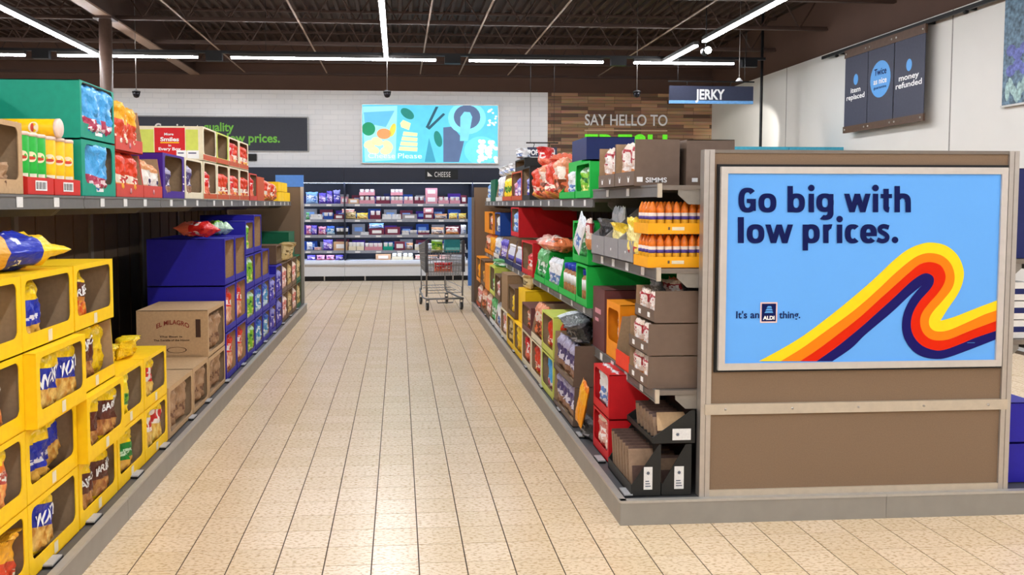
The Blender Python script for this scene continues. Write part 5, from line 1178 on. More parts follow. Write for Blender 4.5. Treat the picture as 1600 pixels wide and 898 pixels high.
rbag(5.08, .20, 1.075, .16, .27, .05, 'mango', 'orange pouch hanging out beside the red cartons', roll=.25, lean=-.12)
o = rbag(5.06, DECK + .004, 1.14, .2, .12, .1, 'charcoal', 'black packet on the deck under the orange pouch')
# taupe cartons with mauve bags
for k, (z0, z1) in enumerate(((DECK + .002, .372), (.374, .635))):
    rc_(5.30, 5.98, z0, z1, 1.085, .42, 'taupe', '%s taupe carton of mauve bags behind the orange pouch' % ('lower', 'upper')[k], 'tray', lip=.035, cut=.03, name='snack_carton', group='taupe cartons of mauve bags')
    for q in range(3): rbag(5.42 + .22 * q, z0 + .008, 1.15, .21, .25, .11, 'mauve', '%s mauve bag in the %s taupe carton' % (('nearest', 'middle', 'farthest')[q], ('lower', 'upper')[k]), fold=.3)
for q, (yy, sty) in enumerate(((5.48, 'charcoal'), (5.72, 'charcoal'), (5.88, 'white'))): rbag(yy, .637, 1.20 + .03 * q, .26, .17, .15, sty, '%s crumpled bag on top of the taupe cartons, %s' % ('black' if sty == 'charcoal' else 'blue-white', ('nearest', 'middle', 'farthest')[q]), fold=.9, lean=.4, yaw=.3 * q)
# ---- right deck, further along
dk = [  # y0,y1,z0,z1,X,depth,colour,style,label,[(style, n, h)]
    (6.02, 6.52, DECK, .42, 1.09, .42, 'lime', 'window', 'lower lime carton beside the taupe cartons', [('skyblue', 1, .30)]),
    (6.02, 6.52, .423, .72, 1.09, .42, 'lime', 'window', 'upper lime carton beside the taupe cartons', []),
    (6.54, 7.05, DECK, .42, 1.09, .42, 'cream', 'window', 'lower cream carton of orange pretzel bags', [('redorange', 2, .27)]),
    (6.54, 7.05, .423, .70, 1.09, .42, 'cream', 'tray', 'upper cream tray of orange pretzel bags', [('pretzel', 2, .30)]),
    (7.07, 7.58, DECK, .42, 1.09, .42, 'cream', 'window', 'second lower cream carton of red bags', [('scarlet', 2, .27)]),
    (7.07, 7.58, .423, .66, 1.09, .42, 'maroon', 'window', 'dark red carton above the red bags', [('pretzel', 1, .2)]),
    (7.60, 8.12, DECK, .42, 1.09, .42, 'yellow', 'window', 'lower yellow carton of yellow bags', [('plain', 2, .28)]),
    (7.66, 8.10, .423, .74, 1.13, .40, 'yellow', 'closed', 'plain closed yellow box on the right deck stack', []),
    (8.14, 8.66, DECK, .42, 1.09, .42, 'yellow', 'window', 'second lower yellow carton of straw coloured bags', [('straw', 2, .28)]),
    (8.14, 8.62, .423, .72, 1.10, .40, 'brown', 'window', 'open brown carton beside the plain yellow box', [('plain', 1, .22)]),
    (8.68, 9.20, DECK, .42, 1.09, .42, 'cream', 'window', 'lower cream carton past the yellow ones', [('blush', 2, .28)]),
    (8.70, 9.20, .423, .80, 1.10, .40, 'kraft', 'closed', 'tall closed brown box on the right deck stack', []),
    (9.24, 9.76, DECK, .46, 1.09, .42, 'white', 'tray', 'lower white tray of pale bags', [('white', 2, .30)]),
    (9.24, 9.76, .463, .74, 1.09, .42, 'brown', 'window', 'brown carton above the pale bags', [('blush', 2, .2)]),
    (9.80, 10.32, DECK, .46, 1.09, .42, 'white', 'tray', 'lower white tray of green-white bags', [('greenwhite', 2, .30)]),
    (9.80, 10.32, .463, .80, 1.09, .42, 'lime', 'window', 'tall lime carton above the green-white bags', [('greenwhite', 1, .2)]),
    (10.36, 10.9, DECK, .46, 1.09, .42, 'brown', 'tray', 'lower brown tray of blush bags', [('blush', 2, .28)]),
    (10.36, 10.9, .463, .78, 1.09, .42, 'orange', 'closed', 'closed orange box near the far right end', []),
    (10.94, 11.5, DECK, .46, 1.09, .42, 'brown', 'tray', 'lower brown tray of pretzel bags near the far end', [('pretzel', 2, .28)]),
    (10.94, 11.5, .463, .80, 1.09, .42, 'brown', 'window', 'brown carton near the far right end', [('mango', 1, .2)]),
    (11.55, 12.1, DECK, .46, 1.09, .42, 'rust', 'tray', 'lower rust tray at the far right end', [('blush', 2, .28)]),
    (11.55, 12.1, .463, .80, 1.09, .42, 'orange', 'window', 'orange carton at the far right end', [('mango', 2, .24)]),
]
# ---- right middle shelf, far bays
M2 = .853
dk += [
    (5.44, 5.78, M2, 1.125, 1.20, .60, 'green', 'window', 'nearest green nut carton on the middle shelf', []),
    (5.80, 6.42, M2, 1.125, 1.20, .42, 'green', 'tray', 'green tray of blue-capped nut jars', []),
    (6.44, 7.05, M2, 1.125, 1.20, .42, 'green', 'tray', 'second green tray, holding white nut bags', [('white', 2, .24)]),
    (7.07, 7.60, M2, 1.125, 1.20, .42, 'green', 'tray', 'third green tray, holding green-white bags', [('greenwhite', 2, .28)]),
    (5.46, 5.95, 1.128, 1.41, 1.21, .40, 'green', 'window', 'green carton stacked above the nearest nut carton', [('greenwhite', 2, .27)]),
    (7.75, 8.45, M2, 1.17, 1.21, .45, 'scarlet', 'window', 'lower open red carton on the middle shelf', [('scarlet', 1, .2)]),
    (8.75, 9.35, 1.18, 1.49, 1.22, .60, 'scarlet', 'window', 'upper red carton with large plain red side', [('icy', 2, .26)]),
    (8.50, 9.12, M2, 1.13, 1.21, .42, 'navy', 'tray', 'first navy tray of pale bottles', []),
    (9.14, 9.76, M2, 1.13, 1.21, .42, 'navy', 'tray', 'second navy tray of pale bottles', []),
    (9.78, 10.4, M2, 1.13, 1.21, .42, 'navy', 'tray', 'third navy tray of violet bags', [('lilac', 3, .25)]),
    (10.42, 11.0, M2, 1.13, 1.21, .42, 'white', 'tray', 'white tray of pale bags on the middle shelf', [('white', 3, .26)]),
    (10.45, 11.0, 1.133, 1.42, 1.23, .55, 'royal', 'window', 'upper royal blue carton on the middle shelf', [('white', 2, .24)]),
    (11.05, 11.6, M2, 1.13, 1.21, .42, 'orange', 'tray', 'lower orange tray of the middle shelf', [('mango', 3, .26)]),
    (11.62, 12.15, M2, 1.13, 1.21, .42, 'orange', 'tray', 'last orange tray of the middle shelf', [('pretzel', 2, .26)]),
    (11.1, 11.6, 1.133, 1.42, 1.21, .42, 'orange', 'window', 'upper orange carton near the far end', [('pretzel', 2, .25)]),
    (11.62, 12.15, 1.133, 1.42, 1.21, .42, 'orange', 'closed', 'closed orange box above the last orange tray', []),
]
# ---- right top shelf, far bays
T2 = 1.558
dk += [
    (5.44, 5.90, T2, 1.80, 1.215, .42, 'green', 'window', 'green carton of lime snacks on the top shelf', [('lime', 2, .21)]),
    (5.93, 6.50, T2, 1.66, 1.215, .42, 'green', 'tray', 'low green tray beside the solid green box', [('white', 1, .2)]),
    (5.96, 6.42, 1.665, 1.83, 1.27, .36, 'green', 'closed', 'solid bright green box on the top shelf', []),
    (8.05, 8.55, T2, 1.88, 1.225, .40, 'black', 'window', 'black frame carton on the top shelf', [('violet', 1, .22)]),
    (8.60, 9.35, T2, 1.86, 1.225, .40, 'rust', 'window', 'rust red carton of lilac bags on the top shelf', [('lilac', 2, .24), ('rose', 1, .2)]),
    (9.40, 10.2, T2, 1.86, 1.225, .40, 'rust', 'tray', 'rust red tray of yellow bags on the top shelf', [('limegreen', 3, .26)]),
    (10.25, 10.9, T2, 1.86, 1.225, .40, 'white', 'tray', 'white tray past the yellow bags', [('white', 2, .3)]),
    (10.95, 11.5, T2, 1.84, 1.225, .40, 'dkgreen', 'closed', 'dark green box near the far end of the top shelf', []),
    (11.55, 12.1, T2, 1.80, 1.225, .40, 'white', 'tray', 'white tray at the far end of the top shelf', [('icy', 2, .24)]),
    (8.62, 9.33, 1.863, 1.99, 1.26, .34, 'black', 'window', 'flat black frame box on top of the rust carton', []),
    (5.94, 6.44, 1.833, 1.99, 1.30, .34, 'navy', 'closed', 'navy box on top of the solid bright green box', []),
]
words3 = ('nearest', 'next', 'farthest')
SN = {'skyblue': 'sky blue', 'redorange': 'orange', 'pretzel': 'pretzel', 'scarlet': 'red', 'plain': 'yellow', 'straw': 'straw coloured', 'blush': 'blush pink', 'white': 'pale', 'greenwhite': 'green-white', 'mango': 'mango orange', 'icy': 'icy blue', 'lilac': 'lilac', 'lime': 'lime green', 'violet': 'violet', 'rose': 'rose', 'limegreen': 'yellow-green'}
for (y0, y1, z0, z1, X, depth, col, sty, lab, bags_) in dk:
    z0 += .002 if z0 == DECK else 0
    kw = dict(lip=.05, cut=.12, stile=.025, head=.014)
    rc_(y0, y1, z0, z1, X, depth, col, lab, sty, inner='grey_kraft' if col not in ('green',) else 'green', name='snack_carton', **kw)
    slots = [(s_, h_) for s_, n_, h_ in bags_ for _ in range(n_)]
    for q, (s_, h_) in enumerate(slots):
        n_ = len(slots); yy = (y0 + y1) / 2 + ((q + .5) / n_ - .5) * (y1 - y0 - .06)
        nm = '' if n_ == 1 else (NF[q] if n_ == 2 else words3[q]) + ' '
        rbag(yy, z0 + .008, X + .075, min(.26, (y1 - y0 - .06) / n_ + .01), h_, .12, s_, '%s%s bag in the %s' % (nm, SN[s_], lab), fold=.2)
# nut jars in the green cartons
jar_m = mat('jar_nuts', (176, 122, 78), .3, var=.35, scale=60); cap_m = mat('jar_cap_blue', (34, 60, 180), .4); jl_m = mat('jar_label', (226, 226, 226), .5, var=.1, scale=50)
jar_me = MB().lathe([(.048, 0), (.052, .01), (.052, .165), (.042, .18), (.042, .19)], 18).mesh('nut_jar', jar_m); cap_me = MB().lathe([(.046, .19), (.046, .225), (.042, .23)], 18).mesh('lid', cap_m); jlab_me = MB().lathe([(.0528, .09), (.0528, .16)], 18).mesh('label_band', jl_m)
for k, (yy, nm) in enumerate(((5.55, 'nearer jar in the nearest green carton'), (5.67, 'farther jar in the nearest green carton'), (5.92, 'nearest jar in the green tray'), (6.05, 'second jar in the green tray'), (6.18, 'third jar in the green tray'), (6.31, 'farthest jar in the green tray'))):
    j = link('nut_jar', jar_me, None, (1.27, yy, M2 + .006)); tag(j, 'blue-capped nut jar, ' + nm, 'jar', 'blue-capped nut jars'); link('lid', cap_me, j); link('label_band', jlab_me, j)
# pale bottles in the navy trays
pb_me = MB().lathe([(.032, 0), (.034, .006), (.034, .13), (.014, .17), (.014, .19)], 14).mesh('pale_bottle', mat('bottle_pale', (214, 216, 226), .3, var=.1)); pl_me = MB().lathe([(.0346, .04), (.0346, .10)], 14).mesh('label_band', mat('bottle_violet', (92, 84, 170), .5)); pc_me = MB().lathe([(.017, .19), (.017, .215)], 12).mesh('lid', white_ink)
for t_, (a, nm) in enumerate(((8.52, 'first'), (9.16, 'second'))):
    for q in range(7):
        b = link('pale_bottle', pb_me, None, (1.27, a + .06 + .08 * q, M2 + .006)); tag(b, 'violet-labelled pale bottle, %s from the near end of the %s navy tray' % (('first', 'second', 'third', 'fourth', 'fifth', 'sixth', 'seventh')[q], nm), 'bottle', 'pale bottles in the %s navy tray' % nm); link('label_band', pl_me, b); link('lid', pc_me, b)
# loose bags on the right-hand run
for k in range(4): rbag(6.62 + .36 * k, T2 + .002, 1.30, .34, .33 - .01 * k, .2, 'pretzel' if k % 2 == 0 else 'redorange', '%s tall orange pretzel bag on the right top shelf' % ('nearest', 'second', 'third', 'farthest')[k], fold=.3)
def lying(X, Y, z, w, h, d, sty, lab, ax=(0.1, -1.0)):
    n_ = math.hypot(*ax); ax = (ax[0] / n_, ax[1] / n_)
    o = rbag(Y, z, X, w, h, d, sty, lab)
    o.rotation_euler = Matrix(((-ax[1], 0, ax[0]), (ax[0], 0, ax[1]), (0, -1, 0))).to_euler(); o.location = (X, Y, z); return o
lying(1.34, 7.0, 1.835 + .055, .24, .45, .11, 'scarlet', 'red and white bag lying over the tall pretzel bags', (-.2, -1)); rbag(7.7, 1.86, 1.32, .26, .2, .14, 'scarlet', 'crumpled red bag on top of the tall pretzel bags', fold=.9)
lying(1.33, 7.35, 1.128 + .06, .26, .5, .12, 'blush', 'orange and white bag lying on the green trays, farther', (-.1, -1)); lying(1.34, 6.75, 1.128 + .06, .26, .48, .12, 'pretzel', 'orange and white bag lying on the green trays, nearer', (.1, -1))
rbag(5.62, 1.22, 1.165, .2, .24, .04, 'white', 'white tag-like pouch hanging in front of the upper green carton', roll=.35, lean=-.15); rbag(5.42, 1.23, 1.215, .13, .2, .05, 'jerky', 'white pouch hanging beside the upper green carton', roll=-.1)
rbag(7.88, .742, 1.20, .18, .14, .12, 'straw', 'crumpled straw coloured bag on the plain yellow box', fold=.7); rbag(9.98, .80, 1.20, .34, .09, .2, 'greenwhite', 'teal-green bag slumped on the tall lime carton', fold=.5)
for k in range(2): rbag(6.1 + .22 * k, .424 + .005, 1.17, .2, .25, .12, 'redorange', '%s orange bag in the upper lime carton' % NF[k])
for k, yy in enumerate((9.0, 9.6, 10.1, 10.55)): rbag(yy, 1.862 if yy > 9.35 else 1.992, 1.30, .3, .12, .14, 'white', 'clear crumpled bag on the right top shelf stack, %s' % ('nearest', 'second', 'third', 'farthest')[k], fold=.6)
# ---- goods on the far side of the end panel
for k, (z0, z1) in enumerate(((DECK + .002, .325), (.328, .53))): carton('L', 4.06, 4.6, z0, z1, 3.20, .5, 'blue', '%s blue carton peeking out right of the end panel' % ('lower', 'upper')[k], style='closed', group='goods right of the end panel')
rl_ = thing('cable_reel', 'black reel lying on the blue cartons right of the end panel', 'reel', (3.05, 4.25, .532)); MB().lathe([(.085, 0), (.085, .02), (.05, .021), (.05, .12), (.085, .121), (.085, .14)], 20).obj('spool', black_metal, rl_); MB().lathe([(.03, -.0), (.03, .142)], 16).obj('hub', silver, rl_)
for k in range(3):
    c = carton('L', 4.06, 4.6, .853 + .095 * k, .945 + .095 * k, 3.15, .4, 'white', '%s navy-striped white box right of the end panel' % ('bottom', 'middle', 'top')[k], style='closed', group='goods right of the end panel', name='striped_box', cat='box'); MB().box(-.2685, -.2675, .01, .39, .03, .058).obj('navy_stripe', CARD['navy'], c); MB().box(-.26, .26, -.001, 0, .03, .058).obj('navy_stripe', CARD['navy'], c)
carton('L', 4.06, 4.6, 1.253, 1.70, 3.15, .4, 'navy', 'tall navy carton right of the end panel', style='closed', group='goods right of the end panel')
# ================================================================== CHEESE FRIDGES on the back wall
YFR = 17.28                       # front of the base
def fp(py, Y=YFR): return at(600, py, Y=Y).z
Z_SH = [fp(318.5), fp(343), fp(367.5), fp(392), fp(406)]
navy_hd = mat('fridge_header', (34, 40, 58), .35, var=.03); fr_white = mat('fridge_white', (214, 216, 220), .35, var=.02); fr_in = mat('fridge_inside', (46, 50, 66), .4, var=.05); fr_sh = mat('fridge_shelf', (120, 124, 134), .35, .3, var=.03)
fr_led = mat('fridge_led', (206, 224, 255), .5, var=0, emit=FRIDGE_STRENGTH)
x_edges = [at(290, 350, Y=YFR).x, at(538, 350, Y=YFR).x, at(739, 350, Y=YFR).x, X_WOOD - .12]
ZH0, ZH1 = fp(284), Z_FR - .005
for k in range(3):
    xa, xb = x_edges[k] + .002, x_edges[k + 1] - .002
    f_ = thing('open_fridge', 'open multi-deck fridge on the back wall, %s' % ('left section partly behind the left shelving', 'middle section full of cheese packs', 'right section mostly behind the right shelving')[k], 'fridge', (0, YFR, 0), group='wall fridges')
    MB().box(xa, xb, .03, .75, 0, fp(431)).obj('kick_plate', black_metal, f_)
    b = MB(); b.prism([(0, fp(431)), (0, fp(411)), (.03, fp(407)), (.75, fp(407)), (.75, fp(431))], xa, xb, 'x'); b.obj('bumper_base', fr_white, f_)
    MB().box(xa, xb, -.012, .0, fp(416), fp(413)).obj('bumper_strip', silver, f_)
    MB().box(xa, xb, .70, .75, fp(407), ZH1).obj('back_panel', fr_in, f_)
    h_ = MB().box(xa, xb, .05, .75, ZH0, ZH1).obj('header', navy_hd, f_)
    MB().box(xa + .01, xb - .01, .055, .10, ZH0 - .022, ZH0 - .002).obj('light_bar', fr_led, f_)
    MB().box(xa, xb, .04, .05, ZH0 - .02, ZH1).obj('added_valance', navy_hd, h_)  # lip added to hide the light bar's bright line from view
    for s, xx in ((0, xa), (1, xb - .012)): MB().box(xx, xx + .012, .10, .70, fp(407), ZH0).obj('side_panel', fr_in, f_)
    for zi, z in enumerate(Z_SH[:4]):
        sh = MB().box(xa + .012, xb - .012, .16, .70, z - .02, z).obj('shelf', fr_sh, f_)
        MB().box(xa + .012, xb - .012, .145, .16, z - .05, z + .006).obj('price_rail', mat('fridge_rail', (150, 154, 164), .4), sh)
        MB().box(xa + .02, xb - .02, .155, .185, z - .032, z - .0205).obj('shelf_light', fr_led, sh)
        n = int((xb - xa) / .42)
        for q in range(n): link('price_tag', cached('ftag', lambda: MB().box(-.05, .05, -.003, 0, 0, .035).mesh('price_tag', tag_white)), sh, (xa + .25 + .42 * q, .145, z - .043))
    # base legs and pipework seen below
    for xx in (xa + .4, xb - .4): MB().box(xx - .012, xx + .012, 0, .03, 0, fp(431)).obj('foot', silver, f_)
cs = thing('fridge_sign', 'small black sign reading CHEESE on the fridge header', 'sign', (at(690, 272, Y=YFR).x, YFR + .03, fp(272)))
MB().box(-.33, .33, 0, .015, -.10, .10).obj('board', mat('sign_black', (20, 22, 26), .4), cs); lettering('CHEESE', white_ink, cs, at(679, 272, Y=YFR).x - cs.location.x, at(704, 272, Y=YFR).x - cs.location.x, -.05, .10, -.002, .0, 1.15)
poly_plate([(-.28, -.04), (-.18, -.04), (-.28, .05)], -.002, tag_white, 'wedge_mark', cs)

# ---- packs in the fridge
def fx(c): return at(470 + c / 4.725, 350, Y=YFR + .2).x
SHN = ('top fridge shelf', 'second fridge shelf', 'third fridge shelf', 'fourth fridge shelf', 'fridge floor')
ORD = ('first', 'second', 'third', 'fourth', 'fifth', 'sixth', 'seventh', 'eighth', 'ninth', 'tenth', 'eleventh', 'twelfth', 'thirteenth', 'fourteenth', 'fifteenth', 'sixteenth', 'seventeenth')
tub_white = mat('tub_white', (236, 234, 232), .35, var=.04); tub_lid = mat('tub_lid', (226, 226, 232), .3)
tub_me = MB().lathe([(.030, 0), (.040, .07), (.042, .074)], 14).mesh('tub', tub_white)
def fpack(shelf_i, c0, c1, kind, col, hgt, place, cn, lvl=0.0):
    xa, xb = fx(c0), fx(c1); w = xb - xa - .008; xc = (xa + xb) / 2; z = (Z_SH[shelf_i] if shelf_i < 4 else fp(407)) + .004 + lvl
    y = YFR + .19
    lab = '%s %%s on the %s, %s' % (cn, SHN[shelf_i], place)
    if kind == 'bag':
        n = max(1, round(w / .2)); o = bag('C', xc, y + .06, z, w, hgt, .11, col, lab % 'cheese bag', cat='cheese bag', group='cheese bags in the fridge', name='cheese_bag', fold=.15)
    elif kind == 'box':
        o = tag(MB().box(-w / 2, w / 2, 0, .22, 0, hgt).obj('cheese_box', CARD[col], None, (xc, y, z)), lab % 'carton', 'cheese carton', 'cheese cartons in the fridge')
        MB().box(-w * .32, w * .32, -.0015, 0, hgt * .25, hgt * .75).obj('printed_label', tub_white if col != 'white' else CARD['pink'], o)
        MB().box(-w / 2 - .001, w / 2 + .001, .07, .09, hgt, hgt + .001).obj('seam', kraft, o)
    elif kind == 'cups':
        o = thing('cheese_tray', lab % 'tray of white tubs', 'cheese tray', (xc, y, z), group='trays of tubs in the fridge')
        MB().box(-w / 2, w / 2, 0, .004, 0, hgt * .45).obj('front_lip', CARD[col], o); MB().box(-w / 2, w / 2, .004, .2, 0, .004).obj('base_panel', CARD[col], o); MB().box(-w / 2, w / 2, .2, .204, 0, hgt * .8).obj('back_panel', CARD[col], o)
        for s in (-1, 1): MB().box(*(sorted((s * w / 2, s * (w / 2 - .004)))), .004, .2, .004, hgt * .5).obj('side_panel', CARD[col], o)
        n = max(2, round(w / .088))
        for q in range(n): link('tub', tub_me, o, (-w / 2 + w * (q + .5) / n, .05, .005), (0, 0, 0), (1, 1, hgt / .085))
    return o
FR = {
 0: [(35, 130, 'bag', 'icy', .24, 'icy blue'), (130, 190, 'bag', 'lilac', .22, 'lilac'), (190, 238, 'bag', 'lilac', .26, 'purple'), (238, 295, 'bag', 'violet', .28, 'violet'), (295, 350, 'box', 'pink', .14, 'pink'), (352, 430, 'box', 'tan', .10, 'tan'), (432, 548, 'cups', 'pink', .16, 'pink'), (554, 660, 'cups', 'wine', .16, 'wine red'), (664, 755, 'cups', 'pink', .16, 'rose'), (760, 832, 'cups', 'pink', .16, 'pale pink'), (836, 914, 'cups', 'wine', .16, 'dark red'), (920, 1010, 'box', 'pink', .17, 'dusty pink'), (1014, 1095, 'cups', 'pink', .15, 'blush'), (1100, 1178, 'cups', 'pink', .15, 'soft pink'), (1182, 1225, 'box', 'wine', .17, 'wine red')],
 1: [(35, 64, 'bag', 'greenwhite', .14, 'green-white'), (68, 160, 'cups', 'white', .11, 'white'), (168, 240, 'cups', 'royal', .15, 'blue'), (246, 320, 'box', 'wine', .10, 'wine red'), (322, 410, 'bag', 'straw', .16, 'straw yellow'), (410, 500, 'bag', 'citrus', .13, 'pale yellow'), (510, 592, 'cups', 'wine', .19, 'tall wine red'), (600, 670, 'cups', 'white', .11, 'plain white'), (672, 742, 'cups', 'white', .11, 'bright white'), (748, 860, 'box', 'grey', .10, 'grey'), (906, 980, 'box', 'wine', .12, 'dark red'), (986, 1085, 'bag', 'pale', .11, 'beige'), (1090, 1160, 'bag', 'citrus', .12, 'cream'), (1162, 1225, 'bag', 'citrus', .12, 'light cream')],
 2: [(35, 78, 'bag', 'rose', .19, 'rose'), (78, 120, 'bag', 'lilac', .19, 'lilac'), (124, 188, 'bag', 'rose', .17, 'pink-purple'), (188, 252, 'bag', 'aqua', .18, 'bright blue'), (260, 350, 'cups', 'black', .15, 'black'), (440, 502, 'cups', 'white', .06, 'low white'), (506, 616, 'box', 'wine', .12, 'wine red'), (620, 735, 'box', 'wine', .15, 'large wine red'), (745, 800, 'cups', 'white', .09, 'small white'), (804, 858, 'cups', 'grey', .10, 'small grey'), (864, 950, 'cups', 'wine', .09, 'low wine red'), (960, 1060, 'bag', 'pale', .15, 'beige'), (1066, 1170, 'bag', 'jerky', .16, 'brown and white'), (1180, 1225, 'bag', 'white', .2, 'white')],
 3: [(38, 86, 'bag', 'white', .17, 'white'), (92, 152, 'bag', 'blush', .07, 'flat pink'), (160, 236, 'bag', 'lilac', .22, 'lilac blue'), (240, 345, 'box', 'tan', .17, 'tan'), (350, 408, 'cups', 'cream', .18, 'cream'), (410, 466, 'cups', 'cream', .18, 'second cream'), (470, 602, 'cups', 'pink', .16, 'broad pink'), (606, 682, 'cups', 'teal', .17, 'teal'), (690, 770, 'box', 'wine', .17, 'wine red'), (775, 830, 'bag', 'pale', .15, 'pale'), (840, 930, 'cups', 'cream', .13, 'low cream'), (935, 1025, 'bag', 'white', .14, 'plain white'), (1030, 1125, 'box', 'tan', .12, 'light tan'), (1130, 1220, 'cups', 'white', .13, 'white')],
 4: [(40, 108, 'bag', 'lilac', .10, 'lilac'), (110, 178, 'bag', 'rose', .10, 'rose'), (180, 248, 'bag', 'rose', .10, 'second rose'), (250, 315, 'bag', 'lilac', .10, 'second lilac'), (550, 665, 'box', 'tan', .11, 'peach tan'), (670, 748, 'cups', 'cream', .14, 'cream'), (750, 830, 'cups', 'cream', .14, 'pale cream'), (840, 925, 'bag', 'blush', .10, 'pink'), (930, 1015, 'bag', 'pale', .10, 'beige'), (1020, 1105, 'bag', 'blush', .10, 'light pink'), (1110, 1220, 'cups', 'white', .1, 'white')],
}
for si, row in FR.items():
    for q, (c0, c1, kind, col, h, cn) in enumerate(row): fpack(si, c0, c1, kind, col, h, ORD[q] + ' from the left', cn)
up = [(0, 432, 548, 'cups', 'pink', .15, 'pink'), (0, 664, 755, 'cups', 'pink', .15, 'rose'), (0, 920, 1010, 'box', 'pink', .16, 'dusty pink'), (1, 300, 400, 'bag', 'blush', .1, 'pink'), (1, 906, 980, 'box', 'pink', .12, 'pink'), (2, 500, 616, 'bag', 'icy', .12, 'icy blue')]
for si, c0, c1, kind, col, h, cn in up: fpack(si, c0, c1, kind, col, h - .015, 'stacked as an upper layer', cn, lvl={0: .168, 1: .122, 2: .128}[si])
# dark packs at the back of the shelves
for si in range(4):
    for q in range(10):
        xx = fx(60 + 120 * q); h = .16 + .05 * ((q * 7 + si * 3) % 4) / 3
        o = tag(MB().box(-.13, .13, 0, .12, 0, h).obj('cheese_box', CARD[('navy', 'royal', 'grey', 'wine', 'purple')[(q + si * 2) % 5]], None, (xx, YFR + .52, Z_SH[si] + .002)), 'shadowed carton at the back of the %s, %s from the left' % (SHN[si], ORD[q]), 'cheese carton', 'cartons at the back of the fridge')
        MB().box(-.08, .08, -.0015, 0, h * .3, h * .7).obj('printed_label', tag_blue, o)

# ================================================================== SHOPPING CART
ct = thing('shopping_cart', 'grey wire shopping cart standing by the far right shelving', 'shopping cart', (.655, 12.33, 0), (0, 0, math.radians(9.0)))
cg = mat('cart_grey', (140, 141, 143), .4, .4, var=.05); cdk = mat('cart_plastic', (70, 74, 80), .45, var=.05); rub = mat('wheel_rubber', (60, 60, 60), .6); wh = mat('wheel_grey', (150, 150, 150), .5)
wn, wf, ln = .27, .215, .88        # half width near (handle end) and far, length
def bw(y): return wn + (wf - wn) * y / ln
zb0, zb1 = .52, .97                # basket floor and rim
def zrim(y): return 1.0 - .10 * y / ln
def zflo(y): return .50 + .05 * y / ln
wire = MB(); R_ = .0036
for s in (-1, 1):
    for k in range(24):
        y = .02 + (ln - .02) * k / 23; wire.tube([(s * bw(y) * .86, y, zflo(y)), (s * bw(y), y, zrim(y))], R_, 4)
    for k in range(7):
        t = k / 6; wire.tube([(s * (bw(.0) * (.86 + .14 * t)), 0, zflo(0) + (zrim(0) - zflo(0)) * t), (s * (bw(ln) * (.86 + .14 * t)), ln, zflo(ln) + (zrim(ln) - zflo(ln)) * t)], R_ * 1.3, 4)
wire.obj('basket_sides', cg, ct)
wire = MB()
for k in range(13):
    x = -wf + 2 * wf * k / 12; wire.tube([(x * .86, ln, zflo(ln)), (x, ln, zrim(ln))], R_, 4)
for k in range(7):
    t = k / 6; wire.tube([(-wf * (.86 + .14 * t), ln, zflo(ln) + (zrim(ln) - zflo(ln)) * t), (wf * (.86 + .14 * t), ln, zflo(ln) + (zrim(ln) - zflo(ln)) * t)], R_ * 1.3, 4)
wire.obj('basket_front', cg, ct)
wire = MB()
for k in range(15):
    x = -wn * .86 + 2 * wn * .86 * k / 14; wire.tube([(x, 0, zflo(0)), (x * wf / wn, ln, zflo(ln))], R_, 4)
for k in range(8):
    y = ln * k / 7; wire.tube([(-bw(y) * .86, y, zflo(y)), (bw(y) * .86, y, zflo(y))], R_ * 1.3, 4)
wire.obj('basket_floor', cg, ct)
wire = MB()
for k in range(13):
    x = -wn + 2 * wn * k / 12; wire.tube([(x * .88, .0, zflo(0)), (x * .98, .0, .86)], R_, 4)
for z in (.56, .64, .72, .80, .86): wire.tube([(-wn * .95, 0, z), (wn * .95, 0, z)], R_ * 1.3, 4)
wire.obj('rear_gate', cg, ct)
seat = MB(); seat.box(-wn * .9, wn * .9, .0, .20, .82, .828)
seat.obj('child_seat', cdk, ct)
for s in (-1, 1):
    MB().tube([(s * wn, 0, 1.0), (s * (wn + .01), -.02, .80), (s * wn * .98, 0, .52), (s * wn * .98, .03, .20)], .012, 8).obj('rear_post', cg, ct)
    MB().box(s * wn - .02, s * wn + .02, -.03, .02, .55, 1.0).obj('corner_guard', cdk, ct)
    MB().tube([(s * wn * .98, -.02, .17), (s * wn * .98, .25, .16), (s * wf * .95, ln - .05, .19), (s * wf * .93, ln, .24)], .014, 8).obj('chassis_tube', cg, ct)
    MB().tube([(s * wf * .86, ln - .03, .22), (s * wf * .86, ln - .02, zflo(ln))], .010, 8).obj('front_post', cg, ct)
MB().tube([(-wn * .98, -.02, .17), (wn * .98, -.02, .17)], .014, 8).obj('rear_bar', cg, ct)
MB().tube([(-.13, -.03, .17), (-.11, -.03, .115), (.11, -.03, .115), (.13, -.03, .17)], .009, 8).obj('foot_loop', cg, ct)
MB().tube([(-wn, 0, 1.0), (-wn * .9, -.06, 1.03), (wn * .9, -.06, 1.03), (wn, 0, 1.0)], .013, 10).obj('handle', cdk, ct)
rim = MB().tube([(-wn, 0, 1.0), (-wf, ln, zrim(ln)), (wf, ln, zrim(ln)), (wn, 0, 1.0)], .007, 6); rim.obj('rim', cg, ct)
rack = MB()
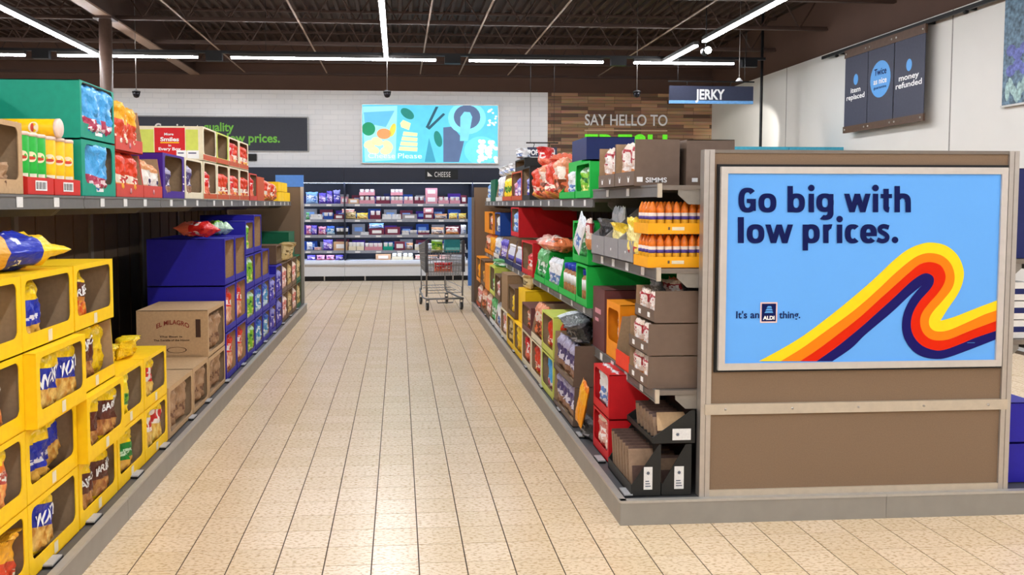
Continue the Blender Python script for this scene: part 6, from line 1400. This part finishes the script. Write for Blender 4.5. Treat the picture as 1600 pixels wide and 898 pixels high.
for k in range(9):
    x = -wn * .9 + 2 * wn * .9 * k / 8; rack.tube([(x, .02, .25), (x * wf / wn, ln - .06, .29)], .003, 4)
for k in range(4): y = .02 + (ln - .08) * k / 3; rack.tube([(-bw(y) * .92, y, .25 + .04 * k / 3), (bw(y) * .92, y, .25 + .04 * k / 3)], .0045, 5)
for s in (-1, 1): rack.tube([(s * wn * .92, .02, .25), (s * wn * .92, .02, .33), (s * wf * .92, ln - .06, .36), (s * wf * .92, ln - .06, .29)], .004, 5)
rack.obj('lower_rack', cg, ct)
for s in (-1, 1):
    for y, ww in ((.03, wn), (ln - .06, wf)):
        r = link('wheel', cached('wheel', lambda: MB().lathe([(.02, -.016), (.05, -.016), (.056, -.010), (.056, .010), (.05, .016), (.02, .016)], 20, axis='x').mesh('wheel', rub)), ct, (s * ww * .93, y, .056))
        link('hub', cached('hub', lambda: MB().lathe([(.034, -.018), (.034, .018)], 16, axis='x').mesh('hub', wh)), r)
        link('fork', cached('fork', lambda: MB().box(-.024, -.019, -.02, .02, -.01, .10).box(.019, .024, -.02, .02, -.01, .10).box(-.024, .024, -.022, .022, .085, .115).mesh('fork', cg)), r)
def in_cart(x, y, z): a = math.radians(9.0); return (.655 + x * math.cos(a) - y * math.sin(a), 12.33 + x * math.sin(a) + y * math.cos(a), z)
p = in_cart(-.10, .07, .83); bag('C', p[0], p[1], p[2], .17, .19, .07, 'lime', 'green and white pouch in the cart child seat', group='items in the cart', cat='pouch', name='pouch')
p = in_cart(.12, .08, .83); o = tag(MB().box(-.11, .11, -.05, .05, 0, .20).obj('teal_box', mat('teal_pack', (44, 140, 150), .4, var=.1), None, p, (0, 0, .16)), 'teal box in the cart child seat', 'box', 'items in the cart'); MB().box(-.10, .10, -.0515, -.05, .02, .07).obj('pale_print', mat('teal_print', (120, 210, 206), .5), o)
p = in_cart(.04, .30, .525); o = bag('C', p[0], p[1], p[2], .28, .15, .2, 'scarlet', 'red bag lying on the cart basket floor', group='items in the cart', name='snack_bag', fold=.2)
# ------------------------------------------------------------------ end of scene
